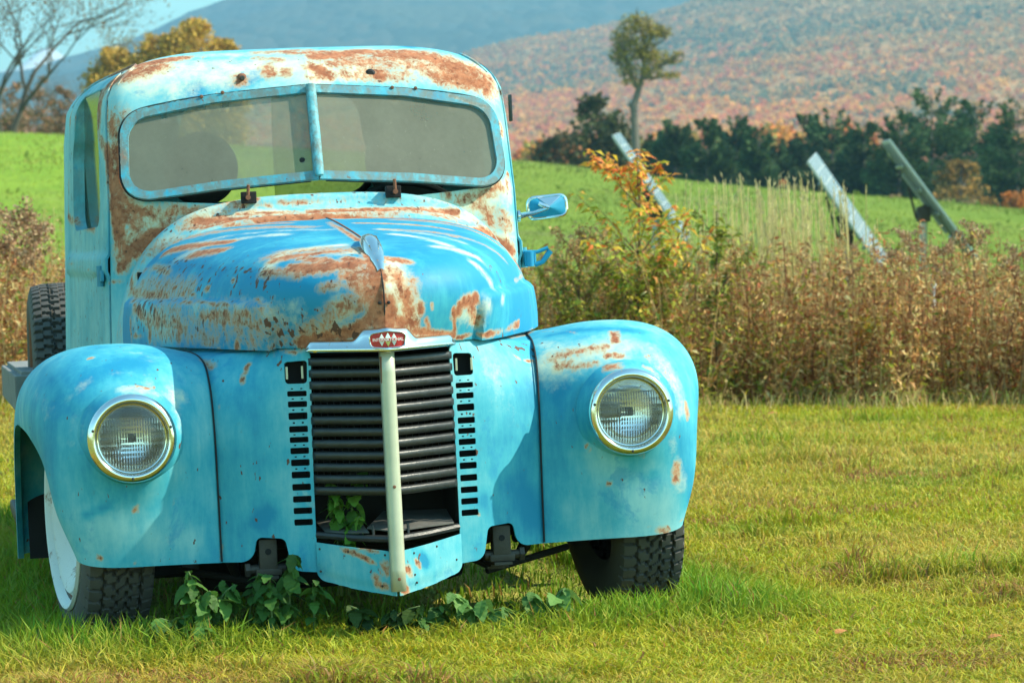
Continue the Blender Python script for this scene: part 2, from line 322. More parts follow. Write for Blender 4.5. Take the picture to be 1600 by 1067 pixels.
# ---- the wear on the paint: patches given as strokes (kind, a, b, radius, strength) on the truck body
STROKES = []
STROKES = [
('rust',(-0.586,2.068,1.694),(-0.514,1.538,1.697),0.0192,0.90),('rust',(-0.514,1.538,1.697),(-0.365,1.549,1.719),0.0187,0.90),('rust',(-0.629,1.586,1.614),(-0.629,1.586,1.614),0.0164,0.90),
('rust',(-0.629,1.586,1.614),(-0.627,1.443,1.531),0.0163,0.90),('rust',(-0.619,1.546,1.500),(-0.621,1.394,1.423),0.0162,1.00),('rust',(-0.621,1.394,1.423),(-0.618,1.346,1.302),0.0160,1.00),
('rust',(-0.618,1.346,1.302),(-0.610,1.319,1.159),0.0160,1.00),('rust',(-0.305,1.546,1.721),(-0.331,1.388,1.614),0.0058,0.75),('rust',(-0.211,1.390,1.636),(-0.207,1.387,1.634),0.0184,0.80),
('tone',(-0.226,1.393,1.637),(-0.177,1.400,1.650),0.0554,0.00),('rust',(-0.118,1.417,1.669),(-0.113,1.394,1.651),0.0185,0.80),('rust',(-0.063,1.395,1.657),(-0.061,1.380,1.644),0.0139,0.75),
('rust',(-0.057,1.547,1.729),(-0.028,1.517,1.721),0.0187,0.70),('rust',(0.043,1.470,1.703),(0.204,1.528,1.719),0.0257,0.95),('rust',(0.212,1.392,1.638),(0.236,1.392,1.635),0.0209,0.85),
('rust',(0.261,1.491,1.702),(0.386,1.500,1.698),0.0328,0.85),('rust',(0.386,1.500,1.698),(0.528,1.423,1.619),0.0328,0.85),('rust',(0.411,1.406,1.624),(0.565,1.416,1.597),0.0233,0.90),
('rust',(0.017,1.403,1.667),(0.065,1.376,1.640),0.0185,0.90),('rust',(0.089,1.428,1.679),(0.212,1.437,1.675),0.0209,0.70),('rust',(-0.135,1.577,1.734),(-0.135,1.577,1.734),0.0141,0.50),
('rust',(0.580,1.450,1.627),(0.607,1.439,1.581),0.0187,0.60),('rust',(0.101,1.379,1.639),(0.039,1.365,1.632),0.0139,0.60),('white',(-0.549,1.481,1.664),(-0.234,1.426,1.665),0.0695,0.85),
('white',(-0.132,1.433,1.678),(0.002,1.384,1.654),0.0602,0.90),('white',(0.122,1.381,1.638),(0.185,1.401,1.649),0.0232,0.90),('white',(0.336,1.448,1.672),(0.498,1.445,1.650),0.0514,0.80),
('white',(-0.505,1.417,1.618),(-0.358,1.397,1.622),0.0369,0.80),('white',(-0.280,1.557,1.725),(-0.080,1.524,1.722),0.0375,0.70),('tone',(-0.360,1.382,1.601),(-0.340,1.382,1.604),0.0368,0.30),
('tone',(0.363,1.612,1.734),(0.363,1.612,1.734),0.0237,0.00),('tone',(0.591,1.412,1.559),(0.645,1.514,1.441),0.0516,0.75),('tone',(-0.656,2.040,1.581),(-0.656,2.040,1.581),0.0391,1.20),
('rust',(0.603,1.387,1.477),(0.603,1.387,1.477),0.0058,0.90),('rust',(0.605,1.384,1.466),(0.604,1.370,1.423),0.0070,0.70),('rust',(0.612,1.341,1.309),(0.601,1.314,1.260),0.0069,0.75),
('white',(0.597,1.309,1.192),(0.615,1.322,1.091),0.0323,0.50),('rust',(-0.604,1.374,1.437),(-0.605,1.337,1.321),0.0114,0.85),('rust',(-0.605,1.337,1.321),(-0.570,1.297,1.250),0.0114,0.85),
('rust',(-0.570,1.297,1.250),(-0.527,1.283,1.230),0.0114,0.85),('white',(-0.600,1.359,1.401),(-0.597,1.317,1.281),0.0206,0.80),('white',(-0.597,1.317,1.281),(-0.533,1.285,1.232),0.0205,0.80),
('rust',(-0.605,1.350,1.361),(-0.596,1.309,1.221),0.0205,0.90),('rust',(-0.602,1.313,1.222),(-0.613,1.322,1.134),0.0159,0.80),('rust',(-0.514,1.280,1.225),(-0.388,1.252,1.235),0.0113,0.62),
('rust',(-0.388,1.252,1.235),(-0.238,1.168,1.249),0.0113,0.62),('white',(-0.514,1.280,1.225),(-0.239,1.165,1.245),0.0136,0.70),('rust',(-0.198,1.170,1.256),(-0.198,1.170,1.256),0.0113,0.55),
('rust',(0.408,1.256,1.242),(0.408,1.256,1.242),0.0114,0.55),('white',(-0.118,1.184,1.265),(0.408,1.256,1.238),0.0136,0.60),('rust',(0.447,1.264,1.232),(0.517,1.281,1.238),0.0161,0.60),
('rust',(0.517,1.281,1.238),(0.575,1.302,1.269),0.0161,0.60),('white',(0.469,1.269,1.220),(0.600,1.313,1.252),0.0322,0.90),('rust',(0.485,1.273,1.227),(0.521,1.281,1.194),0.0115,0.65),
('rust',(0.521,1.281,1.194),(0.551,1.290,1.157),0.0115,0.65),('rust',(-0.573,1.298,1.220),(-0.553,1.291,1.200),0.0091,0.50),('rust',(-0.605,1.312,1.070),(-0.576,1.298,1.122),0.0148,1.00),
('rust',(-0.576,1.298,1.122),(-0.510,1.279,1.170),0.0148,1.00),('rust',(-0.510,1.279,1.170),(-0.367,1.151,1.194),0.0147,1.00),('rust',(-0.367,1.151,1.194),(-0.175,1.050,1.191),0.0145,1.00),
('rust',(-0.175,1.050,1.191),(0.005,1.044,1.187),0.0145,1.00),('rust',(0.005,1.044,1.187),(0.171,1.016,1.178),0.0145,1.00),('rust',(0.171,1.016,1.178),(0.297,0.963,1.163),0.0145,1.00),
('rust',(0.297,0.963,1.163),(0.406,1.025,1.147),0.0145,1.00),('rust',(0.406,1.025,1.147),(0.492,1.154,1.126),0.0147,1.00),('rust',(0.492,1.154,1.126),(0.570,1.295,1.096),0.0149,1.00),
('rust',(0.570,1.295,1.096),(0.606,1.313,1.067),0.0150,1.00),('rust',(0.606,1.313,1.067),(0.537,0.833,1.020),0.0147,1.00),('white',(-0.515,1.280,1.194),(-0.339,1.155,1.207),0.0158,0.90),
('white',(-0.339,1.155,1.207),(-0.128,1.112,1.212),0.0157,0.90),('rust',(-0.330,1.150,1.204),(-0.127,1.107,1.210),0.0090,0.65),('rust',(-0.037,1.097,1.206),(0.178,1.103,1.205),0.0135,0.80),
('rust',(0.178,1.103,1.205),(0.413,1.163,1.189),0.0136,0.80),('rust',(-0.506,1.278,1.178),(-0.398,1.159,1.190),0.0113,0.60),('white',(-0.584,1.302,1.162),(-0.553,1.291,1.200),0.0182,0.80),
('rust',(-0.576,1.299,1.173),(-0.602,1.310,1.094),0.0114,0.70),('white',(0.429,1.159,1.175),(0.592,1.305,1.108),0.0160,0.80),('rust',(0.470,1.169,1.163),(0.591,1.304,1.081),0.0092,0.50),
('rust',(-0.487,0.973,1.105),(-0.412,0.784,1.115),0.0175,0.85),('rust',(-0.412,0.784,1.115),(-0.329,0.627,1.120),0.0172,0.85),('white',(-0.471,0.772,1.080),(-0.189,0.564,1.133),0.0214,0.75),
('rust',(-0.259,0.141,1.056),(-0.174,0.093,1.068),0.0161,0.85),('rust',(-0.174,0.093,1.068),(-0.091,0.068,1.072),0.0161,0.85),('rust',(-0.227,0.029,1.031),(-0.156,-0.030,1.029),0.0179,0.95),
('rust',(-0.156,-0.030,1.029),(-0.067,-0.057,1.033),0.0178,0.95),('rust',(-0.094,-0.080,1.008),(-0.059,-0.082,1.015),0.0158,0.70),('white',(-0.279,0.109,1.036),(-0.217,0.174,1.076),0.0202,0.90),
('white',(-0.217,0.174,1.076),(-0.079,0.161,1.089),0.0203,0.90),('rust',(-0.195,0.070,1.058),(-0.120,-0.025,1.041),0.0160,0.70),('rust',(-0.012,0.851,1.169),(-0.016,0.212,1.100),0.0063,0.90),
('rust',(-0.014,0.077,1.080),(-0.012,-0.075,1.030),0.0160,0.95),('rust',(-0.012,-0.075,1.030),(-0.009,-0.114,0.987),0.0158,0.95),('rust',(-0.013,-0.113,0.987),(-0.011,-0.129,0.919),0.0177,0.90),
('rust',(-0.011,-0.129,0.919),(-0.010,-0.128,0.871),0.0177,0.90),('rust',(0.025,-0.040,1.047),(0.080,-0.050,1.035),0.0119,0.70),('white',(0.030,-0.072,1.029),(0.044,-0.122,0.933),0.0296,0.90),
('white',(0.044,-0.122,0.933),(0.047,-0.119,0.882),0.0295,0.90),('rust',(0.030,-0.092,1.011),(0.059,-0.113,0.967),0.0178,0.72),('rust',(0.059,-0.113,0.967),(0.070,-0.114,0.898),0.0177,0.72),
('rust',(0.011,-0.128,0.935),(0.018,-0.126,0.875),0.0157,0.90),('rust',(0.019,-0.127,0.883),(0.078,-0.105,0.866),0.0138,0.85),('rust',(-0.210,0.001,0.833),(-0.166,-0.042,0.845),0.0139,0.95),
('rust',(-0.166,-0.042,0.845),(-0.086,-0.098,0.857),0.0138,0.95),('rust',(-0.086,-0.098,0.857),(-0.039,-0.122,0.886),0.0138,0.95),('rust',(-0.039,-0.122,0.886),(-0.020,-0.126,0.936),0.0138,0.95),
('white',(-0.094,-0.108,0.923),(-0.116,-0.100,0.941),0.0236,0.70),('rust',(-0.117,-0.099,0.927),(-0.068,-0.116,0.921),0.0138,0.60),('rust',(0.080,-0.098,0.851),(0.202,-0.006,0.834),0.0089,1.00),
('rust',(0.205,-0.035,0.891),(0.227,-0.027,0.921),0.0120,0.95),('rust',(0.227,-0.027,0.921),(0.270,0.018,0.927),0.0120,0.95),('rust',(0.255,0.006,0.906),(0.272,0.041,0.870),0.0141,0.70),
('white',(0.224,-0.018,0.890),(0.277,0.043,0.870),0.0181,0.70),('white',(0.277,0.043,0.870),(0.305,0.036,0.907),0.0181,0.70),('rust',(0.199,-0.046,0.905),(0.204,-0.002,0.830),0.0060,1.00),
('rust',(0.213,0.007,0.826),(0.307,0.069,0.830),0.0070,0.95),('rust',(0.307,0.069,0.830),(0.439,0.311,0.852),0.0072,0.95),('rust',(0.100,-0.105,0.920),(0.101,-0.103,0.903),0.0079,0.85),
('rust',(0.133,-0.091,0.922),(0.135,-0.088,0.908),0.0059,0.70),('rust',(0.116,-0.090,0.878),(0.122,-0.078,0.857),0.0079,0.50),('rust',(-0.586,1.171,0.994),(-0.562,0.872,0.982),0.0155,0.62),
('rust',(-0.562,0.872,0.982),(-0.513,0.643,0.972),0.0151,0.62),('white',(-0.577,1.192,1.042),(-0.588,0.921,0.965),0.0222,0.60),('rust',(-0.570,0.747,0.908),(-0.486,0.430,0.885),0.0211,0.58),
('chips',(-0.586,0.828,0.927),(-0.229,0.003,0.860),0.0540,0.90),('rust',(-0.448,0.328,0.914),(-0.338,0.083,0.913),0.0142,0.62),('rust',(-0.490,0.481,0.954),(-0.397,0.209,0.942),0.0062,0.70),
('rust',(-0.397,0.209,0.942),(-0.309,0.040,0.927),0.0060,0.70),('rust',(-0.532,0.953,1.063),(-0.503,0.743,1.040),0.0109,0.60),('rust',(-0.497,0.620,0.998),(-0.498,0.612,0.991),0.0064,0.95),
('rust',(-0.481,0.531,0.981),(-0.482,0.524,0.973),0.0063,0.90),('rust',(-0.427,0.367,0.988),(-0.423,0.353,0.986),0.0072,0.90),('rust',(-0.365,0.236,1.011),(-0.364,0.226,1.006),0.0061,0.90),
('rust',(-0.459,0.448,0.976),(-0.456,0.438,0.974),0.0062,0.80),('rust',(-0.567,0.727,0.878),(-0.568,0.731,0.852),0.0086,0.80),('rust',(-0.370,0.157,0.839),(-0.370,0.163,0.821),0.0081,0.85),
('chips',(-0.458,0.502,1.012),(-0.288,0.050,0.984),0.0409,0.50),('chips',(0.298,0.173,1.046),(0.397,0.247,0.954),0.0246,0.60),('white',(-0.470,0.396,0.944),(-0.354,0.111,0.935),0.0122,0.50),
('white',(-0.309,0.039,0.915),(-0.229,-0.015,0.894),0.0159,0.60),('rust',(-0.604,0.894,0.862),(-0.430,0.294,0.832),0.0063,0.70),('rust',(-0.415,0.260,0.826),(-0.221,0.024,0.804),0.0050,0.85),
('rust',(-0.182,-0.053,0.892),(-0.166,-0.053,0.866),0.0079,0.50),('rust',(-0.320,0.089,0.954),(-0.304,0.047,0.941),0.0060,0.60),('rust',(-0.608,0.935,0.909),(-0.608,0.919,0.856),0.0088,0.60),
('white',(-0.599,0.909,0.946),(-0.598,0.864,0.871),0.0131,0.60),('white',(0.103,0.395,1.118),(0.177,0.305,1.102),0.0125,0.90),('white',(0.177,0.305,1.102),(0.226,0.197,1.078),0.0123,0.90),
('white',(0.191,0.134,1.074),(0.259,0.149,1.058),0.0163,0.85),('white',(0.259,0.149,1.058),(0.306,0.165,1.039),0.0163,0.85),('white',(0.282,0.089,1.025),(0.334,0.121,0.963),0.0122,0.75),
('white',(0.062,0.790,1.161),(0.206,0.730,1.150),0.0108,0.80),('white',(0.371,0.192,0.954),(0.362,0.124,0.919),0.0061,0.60),('rust',(0.206,0.730,1.150),(0.291,0.673,1.133),0.0086,0.70),
('rust',(0.221,0.525,1.125),(0.288,0.428,1.102),0.0084,0.60),('white',(-0.112,0.032,1.062),(-0.041,0.034,1.068),0.0160,0.70),('tone',(-0.319,0.094,0.968),(-0.213,-0.043,0.945),0.0717,0.05),
('tone',(-0.213,-0.043,0.945),(-0.066,-0.114,0.955),0.0710,0.05),('tone',(-0.198,-0.034,0.876),(-0.102,-0.097,0.880),0.0435,0.00),('tone',(0.104,0.066,1.071),(0.167,-0.068,0.979),0.0600,0.30),
('tone',(0.167,-0.068,0.979),(0.125,-0.084,0.878),0.0595,0.30),('tone',(0.234,0.008,1.012),(0.408,0.300,0.971),0.0530,0.35),('tone',(0.030,0.556,1.138),(0.271,0.434,1.107),0.0253,0.20),
('tone',(-0.553,0.971,1.039),(-0.403,0.479,1.064),0.0558,0.45),('tone',(-0.585,0.836,0.946),(-0.532,0.582,0.870),0.0428,0.90),('tone',(-0.473,0.396,0.868),(-0.260,0.042,0.844),0.0326,0.25),
('tone',(0.304,0.041,0.886),(0.444,0.317,0.897),0.0410,0.35),('white',(0.489,0.114,0.727),(0.668,0.093,0.772),0.0408,0.75),('rust',(0.495,0.130,0.749),(0.564,0.116,0.767),0.0102,0.62),
('rust',(0.564,0.116,0.767),(0.644,0.105,0.778),0.0102,0.62),('rust',(0.645,0.072,0.753),(0.679,0.064,0.750),0.0081,0.85),('rust',(0.630,0.009,0.722),(0.659,-0.002,0.724),0.0101,0.80),
('rust',(0.686,0.176,0.814),(0.677,0.120,0.789),0.0092,0.85),('rust',(0.548,0.081,0.723),(0.607,0.060,0.733),0.0081,0.60),('rust',(0.506,0.105,0.726),(0.541,0.096,0.737),0.0122,0.55),
('rust',(0.738,0.009,0.718),(0.763,-0.002,0.694),0.0081,0.65),('rust',(0.816,0.033,0.446),(0.811,0.035,0.406),0.0102,0.66),('rust',(0.705,-0.020,0.485),(0.713,-0.004,0.478),0.0061,0.70),
('rust',(0.566,0.023,0.512),(0.572,0.021,0.504),0.0051,0.75),('rust',(0.619,0.025,0.408),(0.622,0.025,0.404),0.0051,0.90),('rust',(0.762,0.047,0.269),(0.781,0.051,0.263),0.0082,0.70),
('rust',(0.853,0.056,0.612),(0.856,0.054,0.576),0.0082,0.55),('white',(0.770,0.101,0.766),(0.812,0.061,0.703),0.0184,0.65),('white',(0.812,0.061,0.703),(0.841,0.041,0.595),0.0184,0.65),
('tone',(0.706,0.017,0.413),(0.729,0.023,0.386),0.0163,0.00),('tone',(0.730,0.017,0.416),(0.748,0.018,0.424),0.0122,0.00),('tone',(0.744,0.029,0.357),(0.759,0.033,0.343),0.0143,0.10),
('tone',(0.522,0.261,0.813),(0.762,0.181,0.811),0.0248,0.25),('tone',(0.500,0.086,0.683),(0.539,0.035,0.576),0.0568,0.45),('tone',(0.602,0.016,0.468),(0.781,0.042,0.315),0.0732,1.05),
('tone',(0.828,0.029,0.596),(0.854,0.076,0.344),0.0286,0.55),('rust',(0.521,0.401,0.821),(0.585,0.208,0.816),0.0062,0.40),('rust',(0.725,0.041,0.283),(0.831,0.067,0.289),0.0041,0.60),
('white',(0.802,0.015,0.510),(0.825,0.044,0.383),0.0122,0.60),('tone',(0.487,0.078,0.436),(0.533,0.062,0.328),0.0488,0.80),('rust',(0.405,0.275,0.813),(0.524,0.568,0.819),0.0105,0.50),
('chips',(0.353,0.131,0.831),(0.456,0.195,0.772),0.0327,0.80),('rust',(0.360,0.128,0.786),(0.404,0.131,0.754),0.0031,0.80),('rust',(0.404,0.131,0.754),(0.456,0.160,0.744),0.0031,0.80),
('white',(-0.836,0.080,0.706),(-0.778,0.093,0.758),0.0080,0.45),('white',(-0.837,0.037,0.597),(-0.824,0.048,0.665),0.0089,0.45),('white',(-0.810,0.007,0.614),(-0.786,0.012,0.681),0.0079,0.40),
('white',(-0.687,0.008,0.731),(-0.614,0.013,0.717),0.0139,0.65),('white',(-0.614,0.013,0.717),(-0.535,0.070,0.694),0.0139,0.65),('white',(-0.713,0.094,0.772),(-0.628,0.083,0.759),0.0070,0.40),
('white',(-0.560,0.060,0.702),(-0.549,0.014,0.634),0.0159,0.70),('rust',(-0.773,0.192,0.813),(-0.764,0.191,0.814),0.0061,0.80),('rust',(-0.653,0.021,0.737),(-0.643,0.019,0.734),0.0069,0.85),
('rust',(-0.678,0.017,0.409),(-0.671,0.016,0.412),0.0070,0.90),('rust',(-0.576,0.036,0.425),(-0.575,0.037,0.421),0.0040,0.80),('rust',(-0.459,0.226,0.788),(-0.439,0.183,0.774),0.0101,0.62),
('rust',(-0.347,0.109,0.777),(-0.356,0.101,0.761),0.0060,0.95),('rust',(-0.356,0.101,0.761),(-0.367,0.089,0.733),0.0060,0.95),('rust',(-0.436,0.108,0.672),(-0.435,0.105,0.663),0.0040,0.80),
('rust',(-0.781,0.047,0.286),(-0.773,0.046,0.282),0.0060,0.80),('rust',(-0.443,0.102,0.291),(-0.446,0.104,0.256),0.0060,0.60),('rust',(-0.685,0.043,0.267),(-0.685,0.043,0.267),0.0040,0.50),
('tone',(-0.805,0.034,0.398),(-0.742,0.018,0.421),0.0119,0.00),('tone',(-0.794,0.110,0.765),(-0.637,0.129,0.791),0.0522,0.35),('tone',(-0.867,0.097,0.683),(-0.844,0.042,0.512),0.0399,0.75),
('tone',(-0.732,0.026,0.369),(-0.527,0.066,0.302),0.0599,1.10),('white',(-0.912,0.229,0.733),(-0.892,0.131,0.683),0.0161,0.40),('white',(-0.674,0.031,0.331),(-0.552,0.055,0.322),0.0160,0.40),
('white',(-0.630,0.064,0.744),(-0.622,0.002,0.714),0.0080,0.50),('rust',(-0.626,0.023,0.731),(-0.614,0.051,0.726),0.0060,0.70),('tone',(-0.342,0.047,0.358),(-0.318,0.037,0.379),0.0240,0.10),
('white',(-0.215,0.005,0.427),(-0.199,0.001,0.391),0.0120,0.50),('tone',(0.259,0.016,0.382),(0.259,0.016,0.382),0.0282,0.30),('tone',(0.356,0.054,0.409),(0.411,0.084,0.334),0.0406,0.30),
('white',(0.318,0.057,0.728),(0.328,0.042,0.622),0.0444,0.35),('rust',(0.253,0.015,0.340),(0.253,0.015,0.340),0.0050,0.60),('tone',(0.154,-0.042,0.235),(0.186,-0.016,0.266),0.0200,0.80),
('tone',(-0.371,0.067,0.658),(-0.310,0.032,0.552),0.0600,0.50),('rust',(-0.134,-0.058,0.274),(-0.095,-0.088,0.260),0.0059,0.70),('rust',(-0.095,-0.088,0.260),(-0.060,-0.114,0.238),0.0059,0.70),
('rust',(-0.030,-0.133,0.232),(-0.029,-0.134,0.212),0.0099,0.60),('rust',(-0.058,-0.115,0.201),(-0.053,-0.119,0.188),0.0079,0.60),('rust',(-0.051,-0.117,0.177),(-0.029,-0.132,0.174),0.0079,0.60),
('rust',(0.028,-0.135,0.218),(0.036,-0.129,0.204),0.0079,0.75),('rust',(0.052,-0.119,0.240),(0.064,-0.111,0.221),0.0069,0.60),('rust',(0.007,-0.146,0.176),(0.022,-0.135,0.162),0.0079,1.00),
('rust',(-0.095,-0.089,0.277),(-0.048,-0.122,0.267),0.0049,0.50),('tone',(0.075,-0.103,0.244),(0.082,-0.098,0.226),0.0119,0.00),('rust',(-0.720,2.230,1.256),(-0.698,2.073,1.230),0.0099,0.72),
('rust',(-0.698,2.073,1.230),(-0.664,1.617,1.196),0.0096,0.72),('rust',(-0.714,2.188,1.368),(-0.718,2.216,1.262),0.0099,0.60),('rust',(-0.698,2.160,1.585),(-0.603,2.442,1.602),0.0100,0.75),
('rust',(-0.688,2.048,1.561),(-0.615,2.442,1.589),0.0125,0.60),('rust',(-0.605,2.448,1.559),(-0.602,2.455,1.472),0.0076,0.40),('rust',(-0.583,1.229,1.033),(-0.592,0.943,0.965),0.0089,0.70),
('rust',(-0.642,1.362,1.027),(-0.591,1.290,1.017),0.0046,0.70),('rust',(-0.730,2.157,1.101),(-0.674,1.554,1.058),0.0048,0.35),('tone',(-0.606,2.451,1.526),(-0.606,2.455,1.341),0.0101,0.10),
('rust',(0.625,1.333,1.044),(0.625,1.333,1.044),0.0069,0.70),('rust',(0.455,0.431,0.970),(0.552,0.837,0.988),0.0065,0.50),('white',(0.522,0.742,1.008),(0.477,0.500,0.822),0.0129,0.50),
('white',(-0.626,1.335,1.066),(-0.613,1.304,0.947),0.0228,0.30),('rust',(-0.282,1.367,1.595),(-0.406,2.448,1.628),0.0048,0.70),('rust',(-0.406,2.448,1.628),(-0.554,1.355,1.517),0.0048,0.70),
('rust',(0.439,1.356,1.561),(0.559,1.356,1.517),0.0058,0.60),('rust',(0.559,1.356,1.517),(0.612,1.387,1.446),0.0058,0.60),('rust',(-0.464,1.529,1.705),(-0.539,1.481,1.668),0.0209,0.70),
('rust',(-0.539,1.481,1.668),(-0.591,1.518,1.652),0.0209,0.70),('rust',(0.020,1.509,1.719),(0.350,1.533,1.714),0.0211,0.70),('rust',(0.122,1.381,1.638),(0.325,1.391,1.620),0.0185,0.60),
('rust',(0.540,1.449,1.645),(0.593,1.434,1.601),0.0187,0.70),('rust',(-0.145,1.490,1.707),(-0.069,1.453,1.694),0.0140,0.60),('rust',(0.036,1.373,1.640),(0.014,1.358,1.628),0.0138,0.70),
('rust',(-0.609,1.401,1.502),(-0.591,1.311,1.398),0.0137,0.70),('rust',(-0.610,1.320,1.212),(-0.580,1.301,1.240),0.0159,0.80),('rust',(-0.504,1.277,1.217),(-0.162,1.155,1.234),0.0090,0.60),
('rust',(-0.122,1.158,1.240),(0.395,1.185,1.220),0.0091,0.55),('white',(-0.524,1.282,1.208),(-0.318,1.163,1.225),0.0181,0.80),('rust',(-0.527,1.283,1.139),(-0.345,1.096,1.174),0.0135,0.75),
('rust',(-0.345,1.096,1.174),(-0.130,0.936,1.173),0.0133,0.75),('rust',(0.062,0.790,1.161),(0.307,0.658,1.129),0.0130,0.70),('rust',(-0.587,1.302,1.103),(-0.528,1.283,1.130),0.0136,0.85),
('rust',(0.528,1.171,1.107),(0.518,0.796,1.037),0.0134,0.70),('white',(-0.557,1.291,1.111),(-0.441,1.122,1.148),0.0180,0.70),('rust',(-0.439,0.698,1.087),(-0.361,0.529,1.096),0.0170,0.80),
('rust',(-0.297,0.111,1.023),(-0.207,-0.015,1.014),0.0140,0.60),('rust',(-0.083,-0.013,1.052),(-0.036,-0.050,1.040),0.0139,0.75),('rust',(-0.063,-0.102,0.990),(-0.034,-0.124,0.937),0.0197,0.80),
('rust',(-0.163,-0.072,0.977),(-0.097,-0.097,0.983),0.0118,0.50),('white',(-0.427,0.834,1.117),(-0.038,0.598,1.142),0.0215,0.60),('white',(0.102,0.540,1.134),(0.289,0.325,1.085),0.0189,0.70),
('white',(0.069,-0.112,0.881),(0.089,-0.110,0.931),0.0158,0.60),('rust',(-0.566,1.171,1.042),(-0.507,0.805,1.054),0.0110,0.50),('rust',(-0.414,0.241,0.902),(-0.325,0.069,0.890),0.0162,0.55),
('rust',(-0.546,0.639,0.870),(-0.415,0.253,0.849),0.0167,0.50),('rust',(-0.599,0.909,0.946),(-0.559,0.697,0.898),0.0130,0.60),('white',(-0.350,0.142,0.952),(-0.214,-0.038,0.920),0.0160,0.50),
('white',(-0.166,-0.039,0.840),(-0.118,-0.089,0.881),0.0198,0.50),('white',(0.744,0.107,0.777),(0.816,0.042,0.668),0.0204,0.50),('white',(-0.910,0.258,0.750),(-0.836,0.284,0.816),0.0204,0.30),
('white',(-0.750,0.246,0.830),(-0.599,0.172,0.806),0.0243,0.30),('white',(0.505,0.179,0.787),(0.553,0.072,0.716),0.0327,0.60),('rust',(-0.611,1.539,1.634),(-0.549,1.481,1.664),0.0279,0.75),
('rust',(-0.549,1.481,1.664),(-0.447,1.492,1.689),0.0279,0.75),('rust',(-0.634,2.007,1.624),(-0.633,1.490,1.552),0.0167,0.60),('rust',(-0.633,1.490,1.552),(-0.616,1.550,1.510),0.0163,0.60),
('rust',(-0.579,1.299,1.107),(-0.507,1.278,1.162),0.0205,0.70),('rust',(-0.507,1.278,1.162),(-0.361,1.135,1.187),0.0203,0.70),('rust',(-0.361,1.135,1.187),(-0.175,1.048,1.187),0.0201,0.70),
('rust',(0.194,0.910,1.168),(0.381,0.877,1.138),0.0154,0.70),('rust',(0.381,0.877,1.138),(0.480,0.791,1.077),0.0154,0.70),('rust',(0.182,1.506,1.712),(0.464,1.479,1.680),0.0281,0.60),
('white',(-0.525,1.282,1.194),(-0.168,1.107,1.208),0.0158,0.50),('rust',(-0.488,1.273,1.167),(-0.399,1.148,1.180),0.0181,0.60),('rust',(-0.505,1.277,1.197),(-0.169,1.096,1.202),0.0293,0.50),
('rust',(-0.169,1.096,1.202),(0.098,1.049,1.193),0.0291,0.50),('rust',(0.098,1.049,1.193),(0.384,1.123,1.175),0.0292,0.50),('rust',(-0.535,1.186,1.114),(-0.356,0.980,1.155),0.0312,0.46),
('rust',(-0.356,0.980,1.155),(-0.096,0.735,1.155),0.0305,0.46),('rust',(-0.251,0.191,1.071),(-0.038,0.059,1.073),0.0363,0.48),('rust',(-0.558,0.697,0.907),(-0.294,0.037,0.880),0.0496,0.42),
('rust',(-0.573,0.977,1.002),(-0.462,0.469,0.985),0.0343,0.42),('rust',(-0.067,-0.116,0.938),(-0.198,-0.025,0.858),0.0276,0.50),('rust',(0.102,0.540,1.134),(0.313,0.470,1.102),0.0233,0.45),
('rust',(0.313,0.470,1.102),(0.423,0.473,1.046),0.0232,0.45),('rust',(0.055,1.470,1.703),(0.497,1.440,1.646),0.0467,0.55),('rust',(-0.605,1.594,1.613),(-0.580,1.396,1.540),0.0209,0.55),
('rust',(-0.580,1.396,1.540),(-0.606,1.394,1.492),0.0207,0.55),('rust',(-0.523,1.282,1.237),(-0.239,1.165,1.245),0.0158,0.60),('rust',(0.408,1.256,1.246),(0.408,1.256,1.246),0.0183,0.55),
('rust',(-0.605,1.330,1.301),(-0.553,1.291,1.200),0.0273,0.60),('rust',(-0.553,1.291,1.200),(-0.605,1.313,1.104),0.0273,0.60),('rust',(0.491,1.274,1.225),(0.595,1.307,1.152),0.0276,0.50),
('rust',(0.075,-0.102,0.983),(0.069,-0.112,0.881),0.0197,0.50),('rust',(-0.138,1.552,1.728),(0.025,1.550,1.730),0.0235,0.50),('rust',(0.494,0.134,0.753),(0.634,0.100,0.773),0.0163,0.42),
('rust',(0.761,0.067,0.741),(0.816,0.042,0.668),0.0163,0.35),('chips',(-0.521,0.869,1.056),(-0.286,0.062,1.001),0.0460,0.60),('chips',(-0.293,0.034,0.897),(-0.069,-0.104,0.853),0.0357,0.70)]

def wear(V, base):
    V = np.asarray(V, float); A = {k: np.full(len(V), float(base.get(k, 0.0))) for k in ('rust', 'white', 'tone', 'chips', 'dirt')}
    for kind, a, b, r, st in STROKES:
        if kind == 'white': r += .006; st *= .92
        a = np.array(a); b = np.array(b); ab = b - a; L = ab @ ab + 1e-9
        t_ = np.clip(((V - a) @ ab) / L, 0, 1); d2 = ((V - a - t_[:, None] * ab) ** 2).sum(1)
        g = np.exp(-d2 / (r * r * ((2.7 if r > .007 else 1.6) if kind == 'rust' else 2.6 if kind == 'white' else 1.2)))
        if kind == 'tone': A['tone'] = A['tone'] * (1 - g) + st * g
        else: A[kind] = np.maximum(A[kind], g * st) if st > 0 else A[kind] * (1 - g * -st)
    return A
def skin(name, V, F, parent, base=None, mat='paint', thick=0.004, split=40, extra=None):
    b = {'tone': 0.75}; b.update(base or {})
    A = wear(V, b)
    if extra:
        for k, v in extra.items(): A[k] = np.maximum(A[k], v)
    o = new_mesh(name, V, F, M[mat], parent, True, attrs=A)
    if thick:
        s = o.modifiers.new('thickness', 'SOLIDIFY'); s.thickness = thick; s.offset = 0.0
    o.modifiers.new('edges', 'EDGE_SPLIT').split_angle = R_(split)
    return o
